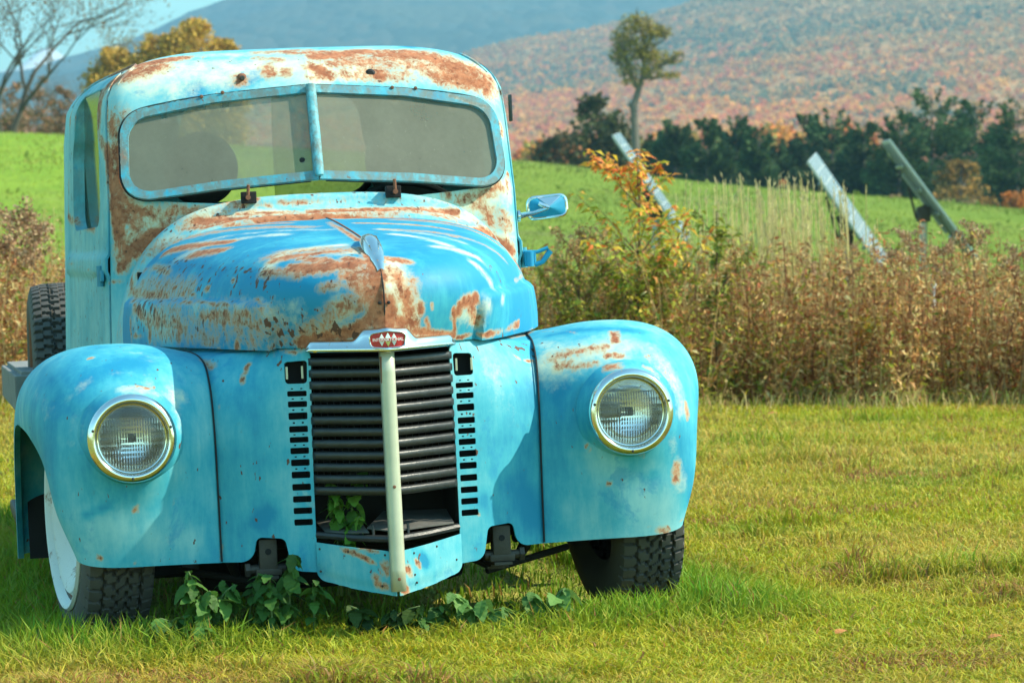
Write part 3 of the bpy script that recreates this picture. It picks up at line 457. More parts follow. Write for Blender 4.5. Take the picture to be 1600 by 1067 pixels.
def gridfaces(nu, nv, wrap=False):
    F = []
    for i in range(nv - 1):
        for j in range(nu - (0 if wrap else 1)):
            F.append((i * nu + j, i * nu + (j + 1) % nu, (i + 1) * nu + (j + 1) % nu, (i + 1) * nu + j))
    return np.array(F)

# ================================================================== THE TRUCK
yaw, pit, rol = 0.1766, 0.0186, -0.0459
CT = np.array([-1.1931, -8.7286, 0.9726])
Rz = Matrix.Rotation(yaw, 3, 'Z'); Rr = Matrix.Rotation(rol, 3, 'Y')
Rx = Matrix.Rotation(pit, 3, 'X')
Rq = Rr @ Rx @ Rz
Rw = Matrix.Rotation(-PITCH, 3, 'X') @ Rq
def T2W(p): return Rw @ (Vector(p) - Vector(CT)) + Vector((0, 0, CAM_Z))
truck = empty('pickup_truck', label='rusty sky blue vintage pickup truck parked on the lawn with weeds under its nose', cat='truck')
mw = Rw.to_4x4(); mw.translation = T2W((0, 0, 0)); truck.matrix_world = mw

def side(p, s): return (p[0] * s, p[1], p[2])

# ---------------- hood
HC = [(1.054, 1.183), (.80, 1.162), (.36, 1.116), (.08, 1.078), (-.055, 1.040), (-.118, .982), (-.132, .925), (-.118, .855)]
HE = [(.607, 1.04, .836), (.572, .84, .834), (.492, .52, .830), (.41, .30, .826), (.345, .16, .822), (.285, .08, .820), (.24, .035, .818), (.2, .0, .816)]
HB = [(.60, .90), (.60, .90), (.60, .90), (.62, .88), (.66, .84), (.72, .76), (.70, .62), (.6, .5)]
def hood_pts(s, nu=64, nv=110):
    tt = np.linspace(0, 7, nv); hc = spl(HC, tt); he = spl(HE, tt); hb = spl(HB, tt); V = np.zeros((nv, nu, 3))
    for i in range(nv):
        P0 = np.array([0, *hc[i]]); P3 = he[i]; k1, k2 = hb[i]
        P1 = np.array([P3[0] * k1 * 1.15, P0[1] + (P3[1] - P0[1]) * .12, P0[2] + .002])
        P2 = np.array([P3[0] * 1.015, P0[1] + (P3[1] - P0[1]) * .75, P3[2] + (P0[2] - P3[2]) * k2])
        u = np.linspace(0, 1, nu)[:, None]
        V[i] = (1 - u) ** 3 * P0 + 3 * u * (1 - u) ** 2 * P1 + 3 * u * u * (1 - u) * P2 + u ** 3 * P3
        k = float(sstep(4.6, 7, tt[i])) ** 1.3; xl = V[i][:, 0]; ln = np.column_stack([u[:, 0] * .202, -.128 + .130 * u[:, 0] ** 1.25, .836 - .016 * u[:, 0]])
        V[i] = V[i] * (1 - k) + ln * k
    # raised blister along the lower side, with a rounded nose
    du = np.gradient(V, axis=1); dv = np.gradient(V, axis=0); N = np.cross(du, dv); N /= np.linalg.norm(N, axis=2, keepdims=True) + 1e-9
    N *= np.sign(N[..., 0:1] + 1e-6)
    tg = tt[:, None]; top = .955 + .022 * np.clip(1 - tg / 4, 0, 1); front = 5.1
    edge = top - V[..., 2]; nose = np.sqrt(np.clip(1 - np.clip((tg - 4.2) / (front - 4.2), 0, 1) ** 2, 0, 1))
    lim = (top - .82) * nose + .0
    m = sstep(0.0, .022, (V[..., 2] * -1 + .82 + lim)) * (tg < front)
    V += N * (m * .020)[..., None]
    # centre crease
    V[..., 2] += .004 * np.exp(-(V[..., 0] / .02) ** 2)
    V[..., 0] *= s
    return V.reshape(-1, 3), gridfaces(nu, nv)
V1, F1 = hood_pts(1); V2, F2 = hood_pts(-1)
hood = skin('hood', np.vstack([V1, V2]), np.vstack([F1, F2[:, ::-1] + len(V1)]), truck, {'tone': .35, 'chips': .0}, thick=.005)
hood['label'] = 'rust patched blue hood with faded white streaks'
# hinge line down the middle of the hood
m = MB(); cl = spline(HC, 60)
m.tube([(0, y, z + .005) for y, z in cl[:20]] , .004, 6); m.build('hood_hinge', M['rusty'], truck, True)
m = MB(); m.tube([(0, y - .003, z + .002) for y, z in cl[36:]], .0022, 6); m.build('hood_seam', M['seam'], truck, True)

# ---------------- cowl between hood and windshield
def arch(P0, P3, k1, k2, n):
    P0 = np.array(P0, float); P3 = np.array(P3, float)
    P1 = np.array([P3[0] * k1 * 1.15, P0[1], P0[2] + .002]); P2 = np.array([P3[0] * 1.015, P3[1], P3[2] + (P0[2] - P3[2]) * k2])
    u = np.linspace(0, 1, n)[:, None]
    return (1 - u) ** 3 * P0 + 3 * u * (1 - u) ** 2 * P1 + 3 * u * u * (1 - u) * P2 + u ** 3 * P3
CW = [(1.035, 1.168, .600, .60), (1.05, 1.196, .612, .60), (1.065, 1.203, .617, .60), (1.08, 1.198, .615, .60), (1.11, 1.213, .622, .60), (1.14, 1.224, .630, .60), (1.155, 1.238, .632, .6), (1.165, 1.258, .634, .60), (1.185, 1.266, .636, .60),
      (1.25, 1.262, .640, .60), (1.33, 1.255, .645, .60), (1.418, 1.25, .650, .60)]
cw = spline(CW, 70)
for s in (1, -1):
    V = np.vstack([arch((0, y, z), (x * 1.0, y + .02, zb), .62, .92, 90) for (y, z, x, zb) in cw])
    V[:, 0] *= s; F = gridfaces(90, 70)
    if s == 1: V1, F1 = V, F
V = np.vstack([V1, V * 1.0]); F = np.vstack([F1, F[:, ::-1] + len(V1)])
cowl = skin('cowl', V, F, truck, {'tone': .9, 'white': .3, 'chips': .2, 'rust': .20}, thick=.004)

# ---------------- cab shell
Z0, ZT = 1.50, 1.752
def outline_pt(s):                   # s in [-1,1] around the half outline measured from the front centre (m), s>=0 only
    K = np.array([(0, .0), (.15, .022), (.30, .044), (.45, .068), (.56, .092), (.605, .115), (.628, .16), (.641, .25), (.664, .50), (.692, .78), (.715, 1.0), (.712, 1.09), (.66, 1.16), (.50, 1.185), (.25, 1.20), (0, 1.205)])
    L = np.concatenate([[0], np.cumsum(np.linalg.norm(np.diff(K, axis=0), axis=1))])
    tt = np.interp(s, L, np.arange(len(K))); return spl(K, tt)
SL = 2.78                            # length of the half outline, close enough
def front_y(z):                      # windshield rake
    return np.where(z > 1.26, 1.205 + .42 * (z - 1.32), 1.18)
def cab_map(P):                      # (s signed, h): h = height up to Z0, then along the dome
    s = np.abs(P[:, 0]); sg = np.where(P[:, 0] < 0, -1.0, 1.0); h = P[:, 1]
    o = outline_pt(s); z = np.minimum(h, Z0)
    a = np.clip((h - Z0) / .62, 0, 1)               # dome parameter 0..1
    rho = 1 - a ** 1.0
    zz = Z0 + (ZT - Z0) * np.clip(1 - rho ** 3.5, 0, 1) ** (1 / 3.0)
    # reparametrise the first part of the dome so height grows smoothly
    wz = 1 + (Z0 - np.minimum(z, Z0)) * .052
    x = o[:, 0] * wz
    fy = front_y(np.where(h > Z0, zz, z)); base = front_y(np.array(Z0))
    fade = np.clip(1 - o[:, 1] / .45, 0, 1) ** 1.2
    y = base + o[:, 1] + (fy - base) * fade
    cx, cy = 0.0, base + .60
    k = np.where(h > Z0, rho, 1.0)
    x = cx + (x - cx) * k; y = np.where(h > Z0, cy + (y - cy) * k, y)
    Z = np.where(h > Z0, zz, z)
    return np.stack([x * sg, y, Z], 1)
def h_of_z(z):                       # inverse of the dome height
    z = np.asarray(z, float); f = np.clip((z - Z0) / (ZT - Z0), 0, .9999)
    rho = (1 - f ** 3.0) ** (1 / 3.5); return np.where(z <= Z0, z, Z0 + .62 * (1 - rho))
def s_of_x(x, z=1.4):
    ss = np.linspace(0, .75, 400); xs = outline_pt(ss)[:, 0] * (1 + (Z0 - min(z, Z0)) * .052)
    i = np.argmax(xs); return np.interp(x, xs[:i], ss[:i])
def s_of_y(y):
    ss = np.linspace(.62, 1.75, 400); ys = 1.2806 + outline_pt(ss)[:, 1]; return np.interp(y, ys, ss)
# windshield opening contour (x,z) for one side; both meet at the centre
WO = lambda d: rpoly([(0.0 + (d if d else 0), 1.611 - d, 0), (.30, 1.592 - d, .2), (.592 - d, 1.548 - d, .085 - d * .6), (.604 - d, 1.258 + d, .075 - d * .6), (.30, 1.288 + d, .2), (0.0 + (d if d else 0), 1.306 + d, 0)])
def xz_to_sh(P): return np.array([(np.sign(x) * s_of_x(abs(x), z), float(h_of_z(z))) for x, z in P])
wo_r = WO(0.0); wo_r[(wo_r[:, 1] < 1.33) & (wo_r[:, 0] < .5), 1] -= .038; wo_l = wo_r[::-1] * np.array([-1, 1])
opening = xz_to_sh(np.vstack([wo_r, wo_l[1:-1]]) if True else wo_r)
SE = float(np.sum(np.linalg.norm(np.diff(outline_pt(np.linspace(0, 3.2, 600)), axis=0), axis=1)))
door_s0, door_s1 = s_of_y(1.425), s_of_y(2.19)
def door_outline(sg, g=0.0):
    a, b = door_s0 - g, door_s1 + g
    P = rpoly([(a, .62, 0), (a, 1.575 + g, .09), (b, 1.585 + g, .13), (b, .62, 0)]); P[:, 0] *= sg; return P
def win_outline(sg, g=0.0):
    a, b = door_s0 + .10 - g, door_s1 - .09 + g
    P = rpoly([(a, 1.200 - g, .07), (a, 1.530 + g, .09), (b, 1.530 + g, .10), (b, 1.200 - g, .07)]); P[:, 0] *= sg; return P
rear = rpoly([(SE - .34, 1.29, .09), (SE - .34, 1.545, .09), (SE + .34, 1.545, .09), (SE + .34, 1.29, .09)])
rear_r = rpoly([(SE, 1.29, 0), (SE - .34, 1.29, .09), (SE - .34, 1.545, .09), (SE, 1.545, 0)])
def cab_half(sg):
    # one half shell, cut along the centre line; the windshield and rear window openings are notches in its ends
    wh = xz_to_sh(wo_r)
    ol = np.vstack([[0, .62], [0, wh[-1][1]], wh[::-1][1:-1], [0, wh[0][1]], [0, 2.10], [SE, 2.10], [SE, 1.545], rear_r[::-1][1:-1], [SE, 1.29], [SE, .62]])
    dr = door_outline(1, .004)
    V2, T = panel2d(ol, [dr + np.array([0, .0015])], .0135)
    P = V2.copy(); P[:, 0] *= sg
    return cab_map(P), (T if sg > 0 else T[:, ::-1])
Va, Ta = cab_half(1); Vb, Tb = cab_half(-1)
# drip gutter bulge above the doors
cab = skin('cab', np.vstack([Va, Vb]), np.vstack([Ta, Tb + len(Va)]), truck, {'tone': .95, 'white': .15, 'chips': .0}, thick=.006)
cab['label'] = 'rounded cab shell and roof, chalky blue over white with brown rust'
for sg in (1, -1):
    # door skin with its belt moulding
    V2, T = panel2d(door_outline(1), [win_outline(1)], .0125); V2[:, 0] *= sg
    P3 = cab_map(V2); z = P3[:, 2]
    out = np.zeros_like(P3); out[:, 0] = sg
    yb = 1.042 + (P3[:, 1] - 1.42) * .02
    band = sstep(yb, yb + .012, z) * (1 - sstep(yb + .058, yb + .072, z))
    wn = win_outline(1); 
    P3 += out * (.003 + .010 * band)[:, None]
    d = skin('door', P3, T if sg > 0 else T[:, ::-1], truck, {'tone': .95, 'chips': .2, 'dirt': .22 if sg < 0 else .0}, thick=.008)
    # recessed window reveal + glass
    wv = cab_map(resample(win_outline(sg), .02)); k = len(wv); rev = []
    for f, ins, sh in ((0, .006, 0), (.2, .002, 0), (1, -.030, .02)):
        c_ = wv.mean(0); q = wv.copy(); q += (c_ - wv) * sh; q[:, 0] += sg * ins; rev.append(q)
    rv = np.vstack(rev); F = gridfaces(k, 3, True)
    o = skin('window_frame', rv, F, d, {'tone': .75, 'dirt': .45}, thick=.004)
    g = rev[2]; V2, T = panel2d(resample(g[:, 1:], .04), [], .05); xx = np.interp(V2[:, 0], [g[:, 1].min(), g[:, 1].max()], [g[g[:, 1].argmin(), 0], g[g[:, 1].argmax(), 0]])
    new_mesh('window_pane', np.column_stack([xx, V2]), T, M['side_glass'], d)
    # hinge
    for hz in (1.045, .72):
        m = MB(); m.tube([(sg * .668, 1.418, hz - .032), (sg * .668, 1.418, hz + .032)], .011, 10)
        m.box((sg * .664, 1.405, hz), (.012, .05, .034), bev=.004); m.box((sg * .666, 1.445, hz), (.012, .05, .028), bev=.004)
        o = painted(m, 'hinge', d, {'tone': .7, 'dirt': .4})
# gap seams round the doors
    m = MB(); dl = cab_map(resample(door_outline(sg, .002), .02)[:-2]); m.tube([tuple(p - np.array([sg * .002, 0, 0])) for p in dl if p[2] > .63], .0045, 6)
    m.build('door_seam', M['seam'], truck, True)
    m = MB(); gt = rpoly([(door_s0 - .03, 1.50, 0), (door_s0 - .03, 1.612, .10), (door_s1 + .02, 1.622, .14), (door_s1 + .02, 1.48, 0)])
    gt[:, 0] *= sg; gt = resample(gt, .03); gt = gt[:-int(1.0 / .03 * .78)] if False else gt; gp = cab_map(gt); gp[:, 0] += sg * .003; gp[:, 2] += .003 * (gp[:, 2] > 1.5); gp = gp[gp[:, 2] > 1.515]; m.tube([tuple(p) for p in gp], [.002] + [.006] * (len(gp) - 2) + [.002], 8)
    o = painted(m, 'drip_rail', truck, {'tone': .8, 'dirt': .5, 'rust': .30})
for hx, hz, hr in ((-.275, 1.395, .125), (.43, 1.40, .15)):
    m = MB(); m.lathe([(0, -.05), (hr * .6, -.045), (hr * .92, -.02), (hr, .02), (hr * .9, .05), (0, .06)], 40, 'Y', (hx, 2.18, hz)); m.box((hx, 2.19, 1.24), (.05, .03, .12)); m.build('headrest', M['seat'], truck, True)
# interior: dark liner, seat, floor
m = MB(); m.box((0, 2.16, .92), (1.20, .16, .62), bev=.05); m.box((0, 1.9, .72), (1.2, .6, .2), bev=.05); m.build('seat', M['seat'], truck, True)
m = MB(); m.box((0, 1.8, .60), (1.36, 1.1, .02)); m.box((0, 1.16, .80), (1.14, .02, .5)); m.build('cab_floor', M['dark'], truck)
m = MB(); th = np.linspace(0, 2 * math.pi, 33)
m.tube([(.33 + .20 * math.cos(a), 1.56 + .12 * math.sin(a), 1.145 + .16 * math.sin(a)) for a in th], .011, 8, cap=False); m.tube([(.33, 1.56, 1.145), (.33, 1.3, .9)], .018)
m.tube([(.14, 1.56, 1.145), (.52, 1.56, 1.145)], .008, 6)
m.build('steering_wheel', M['black_metal'], truck, True)
rv2, rt2 = panel2d(rear, [], .04); new_mesh('rear_window_pane', cab_map(rv2), rt2, M['side_glass'], truck)
# rear cab wall has a rubber window surround
wv = cab_map(resample(rear, .02)); m = MB(); m.tube([tuple(p - np.array([0, .004, 0])) for p in np.vstack([wv, wv[:2]])], .012, 8, cap=False); m.build('rear_window_seal', M['seam'], truck, True)

# ---------------- windshield frames, divider and glass
def ws_y(x, z): return front_y(z) + .0 + .152 * np.abs(x) ** 1.02
for sg in (1, -1):
    def fmap(off):
        def f(V2):
            x, z = V2[:, 0], V2[:, 1]; return np.stack([x * sg, ws_y(x, z) + off, z], 1)
        return f
    oc = WO(.004); ic = WO(.029); ic[0, 0] = ic[-1, 0] = .016; oc[0, 0] = oc[-1, 0] = .001
    V2, T = panel2d(oc, [ic], .009)
    dd = np.sqrt(((V2[:, None, :] - resample(ic, .01)[None]) ** 2).sum(2).min(1)); do = np.sqrt(((V2[:, None, :] - resample(oc, .01)[None]) ** 2).sum(2).min(1))
    P3 = fmap(-.016)(V2); P3[:, 1] += .0
    skin('windshield_frame', P3, T, truck, {'tone': .62, 'dirt': .95, 'chips': .1}, thick=.012)
    gc = WO(.028); gc[0, 0] = gc[-1, 0] = .014; V2, T = panel2d(gc, [], .03)
    go = new_mesh('windshield_pane', fmap(-.010)(V2), T, M['glass'], truck)
    go['label'] = 'dusty grey windshield pane' + (' with a chip low beside the divider' if sg < 0 else ' with scratches')
    # gasket between frame and body
    oo = resample(WO(.004), .02); oo = oo[oo[:, 0] > .01]; m = MB(); m.tube([(x * sg, float(ws_y(x, z)) - .002, z) for x, z in oo], .006, 6)
    m.build('windshield_gasket', M['seam'], truck, True)
m = MB(); pts = [(0, 1.608 - .285 * f) for f in np.linspace(0, 1, 14)]
m.tube([(0, float(front_y(z)) - .030, z) for _, z in pts], [.0155] * 13 + [.013], 10, flat=.6)
painted(m, 'windshield_divider', truck, {'tone': .85, 'dirt': 1.0})
m = MB(); m.lathe([(.0, 0), (.006, .0), (.009, .003)], 14, 'Y', (-.045, float(ws_y(.045, 1.372)) - .0135, 1.372)); m.build('glass_chip', M['seam'], truck)
# wiper slots in the cowl with their rusty spindles
for sg in (1, -1):
    m = MB(); m.box((sg * .222, 1.156, 1.262), (.046, .03, .036), bev=.003); m.build('wiper_slot', M['dark'], truck)
    m = MB(); m.tube([(sg * .226, 1.135, 1.262), (sg * .224, 1.128, 1.300)], .005, 8); m.tube([(sg * .226, 1.15, 1.262), (sg * .226, 1.125, 1.262)], .008, 8); m.build('wiper_spindle', M['rusty'], truck, True)
# clearance lamp bolts on the roof front
mk = cab_map(np.array([[s_of_x(.214), float(h_of_z(1.640))]]))[0]
for sg in (1, -1):
    m = MB(); m.lathe([(0, -.006), (.010, -.006), (.014, -.002), (.017, .004)], 16, 'Y', (mk[0] * sg, mk[1], mk[2])); m.build('lamp_hole', M['rusty'] if sg < 0 else M['seam'], truck, True)
    if sg < 0:
        m = MB(); m.lathe([(0, -.022), (.006, -.022), (.008, -.012), (.008, 0)], 10, 'Y', (mk[0] * sg, mk[1], mk[2])); m.build('bolt', M['iron'], truck, True)
for (x, z) in ((-.335, 1.585), (.335, 1.588), (.26, 1.592), (-.27, 1.595)):
    m = MB(); m.lathe([(0, -.003), (.005, -.002), (.006, .002)], 10, 'Y', (x, float(ws_y(abs(x), z)) - .026, z)); m.build('screw', M['rusty'], truck, True)

# ---------------- front fenders
FS = [(.447, .10, .245), (.448, .10, .42), (.450, .10, .60), (.455, .135, .73), (.466, .24, .795), (.50, .50, .815), (.575, .85, .815), (.64, 1.1, .76), (.66, 1.25, .58), (.67, 1.34, .25)]
FK = [(.67, .045, .252), (.68, .018, .42), (.68, .012, .60), (.68, .07, .745), (.68, .21, .825), (.70, .45, .845), (.73, .75, .800), (.77, 1.0, .68), (.80, 1.18, .46), (.82, 1.29, .22)]
FL = [(.835, .085, .285), (.880, .125, .40), (.908, .20, .535), (.938, .31, .605), (.955, .45, .628), (.963, .62, .63), (.965, .85, .60), (.965, 1.06, .50), (.964, 1.19, .33), (.963, 1.26, .20)]
def fender(sg, nu=70, nv=120):
    tt = np.linspace(0, 9, nv); S, K, L = spl(FS, tt), spl(FK, tt), spl(FL, tt); rows = []
    ns = int(nu * .38); n = 2.55
    for i in range(nv):
        u = np.linspace(0, 1, ns, endpoint=False)[:, None]
        a = S[i] + (K[i] - S[i]) * u; crown = np.sin(u * math.pi / 2)
        a = np.column_stack([a[:, 0], S[i][1] + (K[i][1] - S[i][1]) * crown[:, 0], S[i][2] + (K[i][2] - S[i][2]) * crown[:, 0]])
        ph = np.linspace(0, math.pi / 2, nu - ns); sx = np.sin(ph) ** (2 / n); cz = 1 - np.cos(ph) ** (2 / n)
        b = np.column_stack([K[i][0] + (L[i][0] - K[i][0]) * sx, K[i][1] + (L[i][1] - K[i][1]) * cz, K[i][2] + (L[i][2] - K[i][2]) * cz])
        rows.append(np.vstack([a, b]))
    V = np.array(rows)
    # swelling round the headlamp
    dx, dz = V[..., 0] - .68, V[..., 2] - .60; r = np.sqrt(dx ** 2 + dz ** 2)
    front = sstep(.45, .2, V[..., 1]) if False else 1 - sstep(.10, .30, V[..., 1])
    V[..., 1] -= .028 * np.exp(-(r / .15) ** 4) * front
    # rolled lip
    V = np.concatenate([V, V[:, -1:, :] + np.array([-.015, 0, -.0])], axis=1); V[:, -1, 1] += .01
    V[..., 0] *= sg
    F = gridfaces(nu + 1, nv)
    q = V.reshape(-1, 3); inl = ((np.abs(q[:, 0]) - .68) ** 2 + (q[:, 2] - .60) ** 2 < .104 ** 2) & (q[:, 1] < .12); F = F[~inl[F].all(1)]
    return V.reshape(-1, 3), (F if sg > 0 else F[:, ::-1])
for sg in (1, -1):
    V, F = fender(sg)
    o = skin('front_fender', V, F, truck, {'tone': .70 if sg < 0 else .78, 'chips': -.1 if sg < 0 else .0}, thick=.005)
    o['label'] = 'rounded blue front fender with smooth paint' if sg < 0 else 'rounded blue front fender with rusty scrapes above the lamp'
    # inner well
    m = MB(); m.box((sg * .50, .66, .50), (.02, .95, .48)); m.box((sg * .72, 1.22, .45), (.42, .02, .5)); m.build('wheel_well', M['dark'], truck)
    # seam beading between fender and apron
    bd = spline([(p[0] - .001, p[1] - .004, p[2]) for p in FS[:7]], 60); m = MB(); m.tube([(p[0] * sg, p[1] - .003, p[2] + .003) for p in bd], .0026, 6)
    m.build('fender_seam', M['seam'], truck, True)

# ---------------- apron (sheet metal between fenders and grille)
AI = [(.196, .0, .2), (.196, .0, .4), (.194, .0, .6), (.191, .0, .72), (.196, .005, .812), (.27, .09, .818), (.39, .27, .822), (.50, .58, .828), (.60, 1.06, .832)]
AS = [(.446, .104, .2), (.446, .104, .4), (.448, .104, .6), (.454, .140, .72), (.464, .235, .790), (.478, .34, .804), (.50, .5, .812), (.565, .82, .815), (.63, 1.09, .80)]
AW = np.array([.2, .4, .6, .72, .82, .9, 1.0, 1.15, 1.3])
def apron_map(P):
    tw = np.interp(P[:, 1], AW, np.arange(9)); a, b = spl(AI, tw), spl(AS, tw); u = ((P[:, 0] - .196) / .25)[:, None]
    Q = a + (b - a) * u; Q[:, 1] -= .014 * np.sin(np.clip(u[:, 0], 0, 1) * math.pi) * (1 - sstep(.7, .85, P[:, 1]))
    return Q
slots = []; 
for k in range(12):
    z = .6915 - k * .0312; x0 = .2075 - .0004 * k
    slots.append(rpoly([(x0, z - .0085, .003), (x0, z + .0085, .003), (x0 + .049, z + .0085, .003), (x0 + .049, z - .0085, .003)], 2))
    if k < 8:
        for xx in (x0 + .013, x0 + .036): slots.append(np.array([(xx - .003, z + .0135), (xx - .003, z + .0172), (xx + .003, z + .0172), (xx + .003, z + .0135)]))
slots.append(rpoly([(.205, .722, .008), (.205, .782, .008), (.259, .782, .008), (.259, .722, .008)], 3))
ap_out = rpoly([(.196, .212, .0), (.262, .218, .03), (.278, .306, .016), (.352, .312, .016), (.364, .245, .035), (.446, .245, 0), (.446, .6, 0), (.446, 1.3, 0), (.196, 1.3, 0)], 6)
for sg in (1, -1):
    V2, T = panel2d(ap_out, slots, .011); V = apron_map(V2); V[:, 0] *= sg
    skin('apron', V, T if sg > 0 else T[:, ::-1], truck, {'tone': .70, 'chips': .05}, thick=.004)
    for xx in (.211, .253):
        m = MB(); m.box((sg * xx, .020, .752), (.006, .003, .034), bev=.001); m.build('lamp_bracket', M['cream'], truck)
    # overlapping flap where the apron meets the cowl
# ---------------- grille
m = MB()
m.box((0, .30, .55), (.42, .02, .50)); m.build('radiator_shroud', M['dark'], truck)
m = MB()
for i in range(22): m.box((-.19 + i * .0181, .262, .60), (.0012, .012, .36))
for i in range(26): m.box((0, .258, .43 + i * .0135), (.39, .004, .0012))
m.build('radiator', M['black_metal'], truck)
for sg in (1, -1):
    m = MB(); m.box((sg * .202, .16, .55), (.006, .27, .50)); m.box((sg * .235, .075, .53), (.075, .01, .50)); m.build('grille_cheek_backing', M['dark'], truck)  # second box: dark sheet added behind the louvres to keep the slots dark
def vee(x): return -.135 + .135 * (abs(x) / .196) ** 1.25
bars = [.7735 - .0316 * k for k in range(12)]
for z in bars:
    rows = []; xs = np.linspace(-.196, .196, 41)
    prof = [(.012, .010), (.002, .0105), (-.004, .006), (-.005, -.001), (-.001, -.006), (.006, -.008), (.014, -.007)]
    V = [(x, vee(x) + py_, z + pz * 1.3 + (.004 * (abs(x) / .196))) for x in xs for py_, pz in prof]; n = len(prof)
    mm = MB(); mm.add(V, [(i * n + j, i * n + j + 1, (i + 1) * n + j + 1, (i + 1) * n + j) for i in range(40) for j in range(n - 1)])
    o = mm.build('grille_bar', M['black_metal'], truck, True, 50); s_ = o.modifiers.new('t', 'SOLIDIFY'); s_.thickness = .002
    m = MB()
    for x in (-.13, -.055, .045, .13): m.box((x, vee(x) - .0045, z + .002), (.005, .003, .003))
# dusty sheet and rod inside the open bottom of the grille
m = MB(); m.add([(-.06, -.02, .325), (.0, -.09, .318), (.18, -.01, .325), (.19, .18, .35), (.02, .22, .352)], [(0, 1, 2, 3, 4)]); o = m.build('splash_sheet', M['dust_sheet'], truck); o.modifiers.new('t', 'SOLIDIFY').thickness = .003
m = MB(); m.add([(-.17, .0, .318), (-.06, -.06, .316), (-.07, .14, .352), (-.18, .14, .34)], [(0, 1, 2, 3)]); o = m.build('splash_sheet', M['dust_sheet'], truck); o.modifiers.new('t', 'SOLIDIFY').thickness = .003
m = MB(); m.tube([(-.193, .004, .312), (-.10, -.045, .302), (-.02, -.10, .298), (.0, -.115, .297), (.02, -.10, .298), (.10, -.045, .302), (.193, .004, .312)], .010, 8)
for x in (-.05, .045): m.tube([(x, -.075, .30), (x, -.07, .335)], .004, 6)
m.build('grille_sill', M['black_metal'], truck, True)
# lower prow panel
def low_map(P):
    x = P[:, 0]; y = -.150 + .142 * (np.abs(x) / .196) ** 1.15; z = P[:, 1]
    y = y + .05 * sstep(.19, .155, z) * 0
    dip = .0; return np.stack([x, y + .010 * (z < 0), z], 1)
lp = rpoly([(-.197, .293, .0), (-.197, .205, .02), (-.185, .190, .012), (-.1, .166, .1), (-.004, .148, 0), (-.004, .296 - .03, 0), (-.1, .278, .05)], 6)
for sg in (1, -1):
    q = lp.copy(); q[:, 0] *= -sg; V2, T = panel2d(q, [], .010); V = low_map(V2)
    edge = sstep(.03, .012, V[:, 2] - np.interp(np.abs(V[:, 0]), [0, .1, .185, .197], [.148, .166, .19, .205]))
    V[:, 1] += .0045 * edge
    skin('prow_panel', V, T, truck, {'tone': .85, 'chips': .1}, thick=.004)
for (x, z) in ((-.19, .275), (-.12, .268), (-.03, .258), (-.19, .215), (-.04, .175), (.05, .258), (.12, .268), (.18, .225), (.05, .20), (.055, .178)):
    m = MB(); p = low_map(np.array([[x, z]]))[0]; m.lathe([(0, -.003), (.0028, -.002), (.0035, 0)], 8, 'Y', (p[0], p[1] - .002, p[2])); m.build('rivet', M['iron'], truck)
# centre bar
m = MB()
prof = [(-.019, .012), (-.017, -.004), (-.009, -.011), (.009, -.011), (.017, -.004), (.019, .012)]
zs = np.linspace(.802, .162, 12); ysb = np.interp(zs, [.16, .45, .806], [-.166, -.150, -.140])
V = [(px_ * (1 + .0 * z), y + py_, z) for z, y in zip(zs, ysb) for px_, py_ in prof]; n = 6
m.add(V, [(i * n + j, i * n + j + 1, (i + 1) * n + j + 1, (i + 1) * n + j) for i in range(11) for j in range(n - 1)])
o = m.build('centre_bar', M['cream'], truck, True, 50); o.modifiers.new('t', 'SOLIDIFY').thickness = .002; o['label'] = 'upright cream metal bar down the middle of the grille'
for z in (.44, .195):
    m = MB(); m.lathe([(0, -.004), (.004, -.0035), (.0055, 0)], 10, 'Y', (.0, float(np.interp(z, [.16, .45, .806], [-.166, -.150, -.140])) - .011, z)); m.build('bolt', M['rusty'], truck)
m = MB(); m.box((-.014, -.142, .752), (.012, .012, .07)); m.build('bar_bracket', M['rusty'], truck)
# chrome strip with a hump
xs = np.linspace(-.205, .205, 83)
def hump(x): a = abs(x); return .030 * (1 - float(sstep(.056, .088, a))) + .0045 * math.exp(-(x / .02) ** 2)
rows = []
for x in xs:
    y0 = vee(x) - .026; zb = .8025 + .006 * abs(x) / .2; h = .029 + hump(x) * .95; tap = 1 - float(sstep(.19, .207, abs(x))) * .75
    pr = [(.022, .002), (.002, -.0035), (-.009, -.0035), (-.013, .002), (-.011, .008), (-.005, .011), (-.003, max(.014, h * .70)), (.004, h * .95), (.018, h + .002), (.045, h + .003)]
    rows += [(x, y0 + p0, zb + p1 * tap) for p0, p1 in pr]
n = 10; m = MB(); m.add(rows, [(i * n + j, i * n + j + 1, (i + 1) * n + j + 1, (i + 1) * n + j) for i in range(82) for j in range(n - 1)])
chrome = m.build('chrome_trim', M['chrome'], truck, True, 60); chrome['label'] = 'pitted chrome strip across the nose, rising to a hump round the red badge'
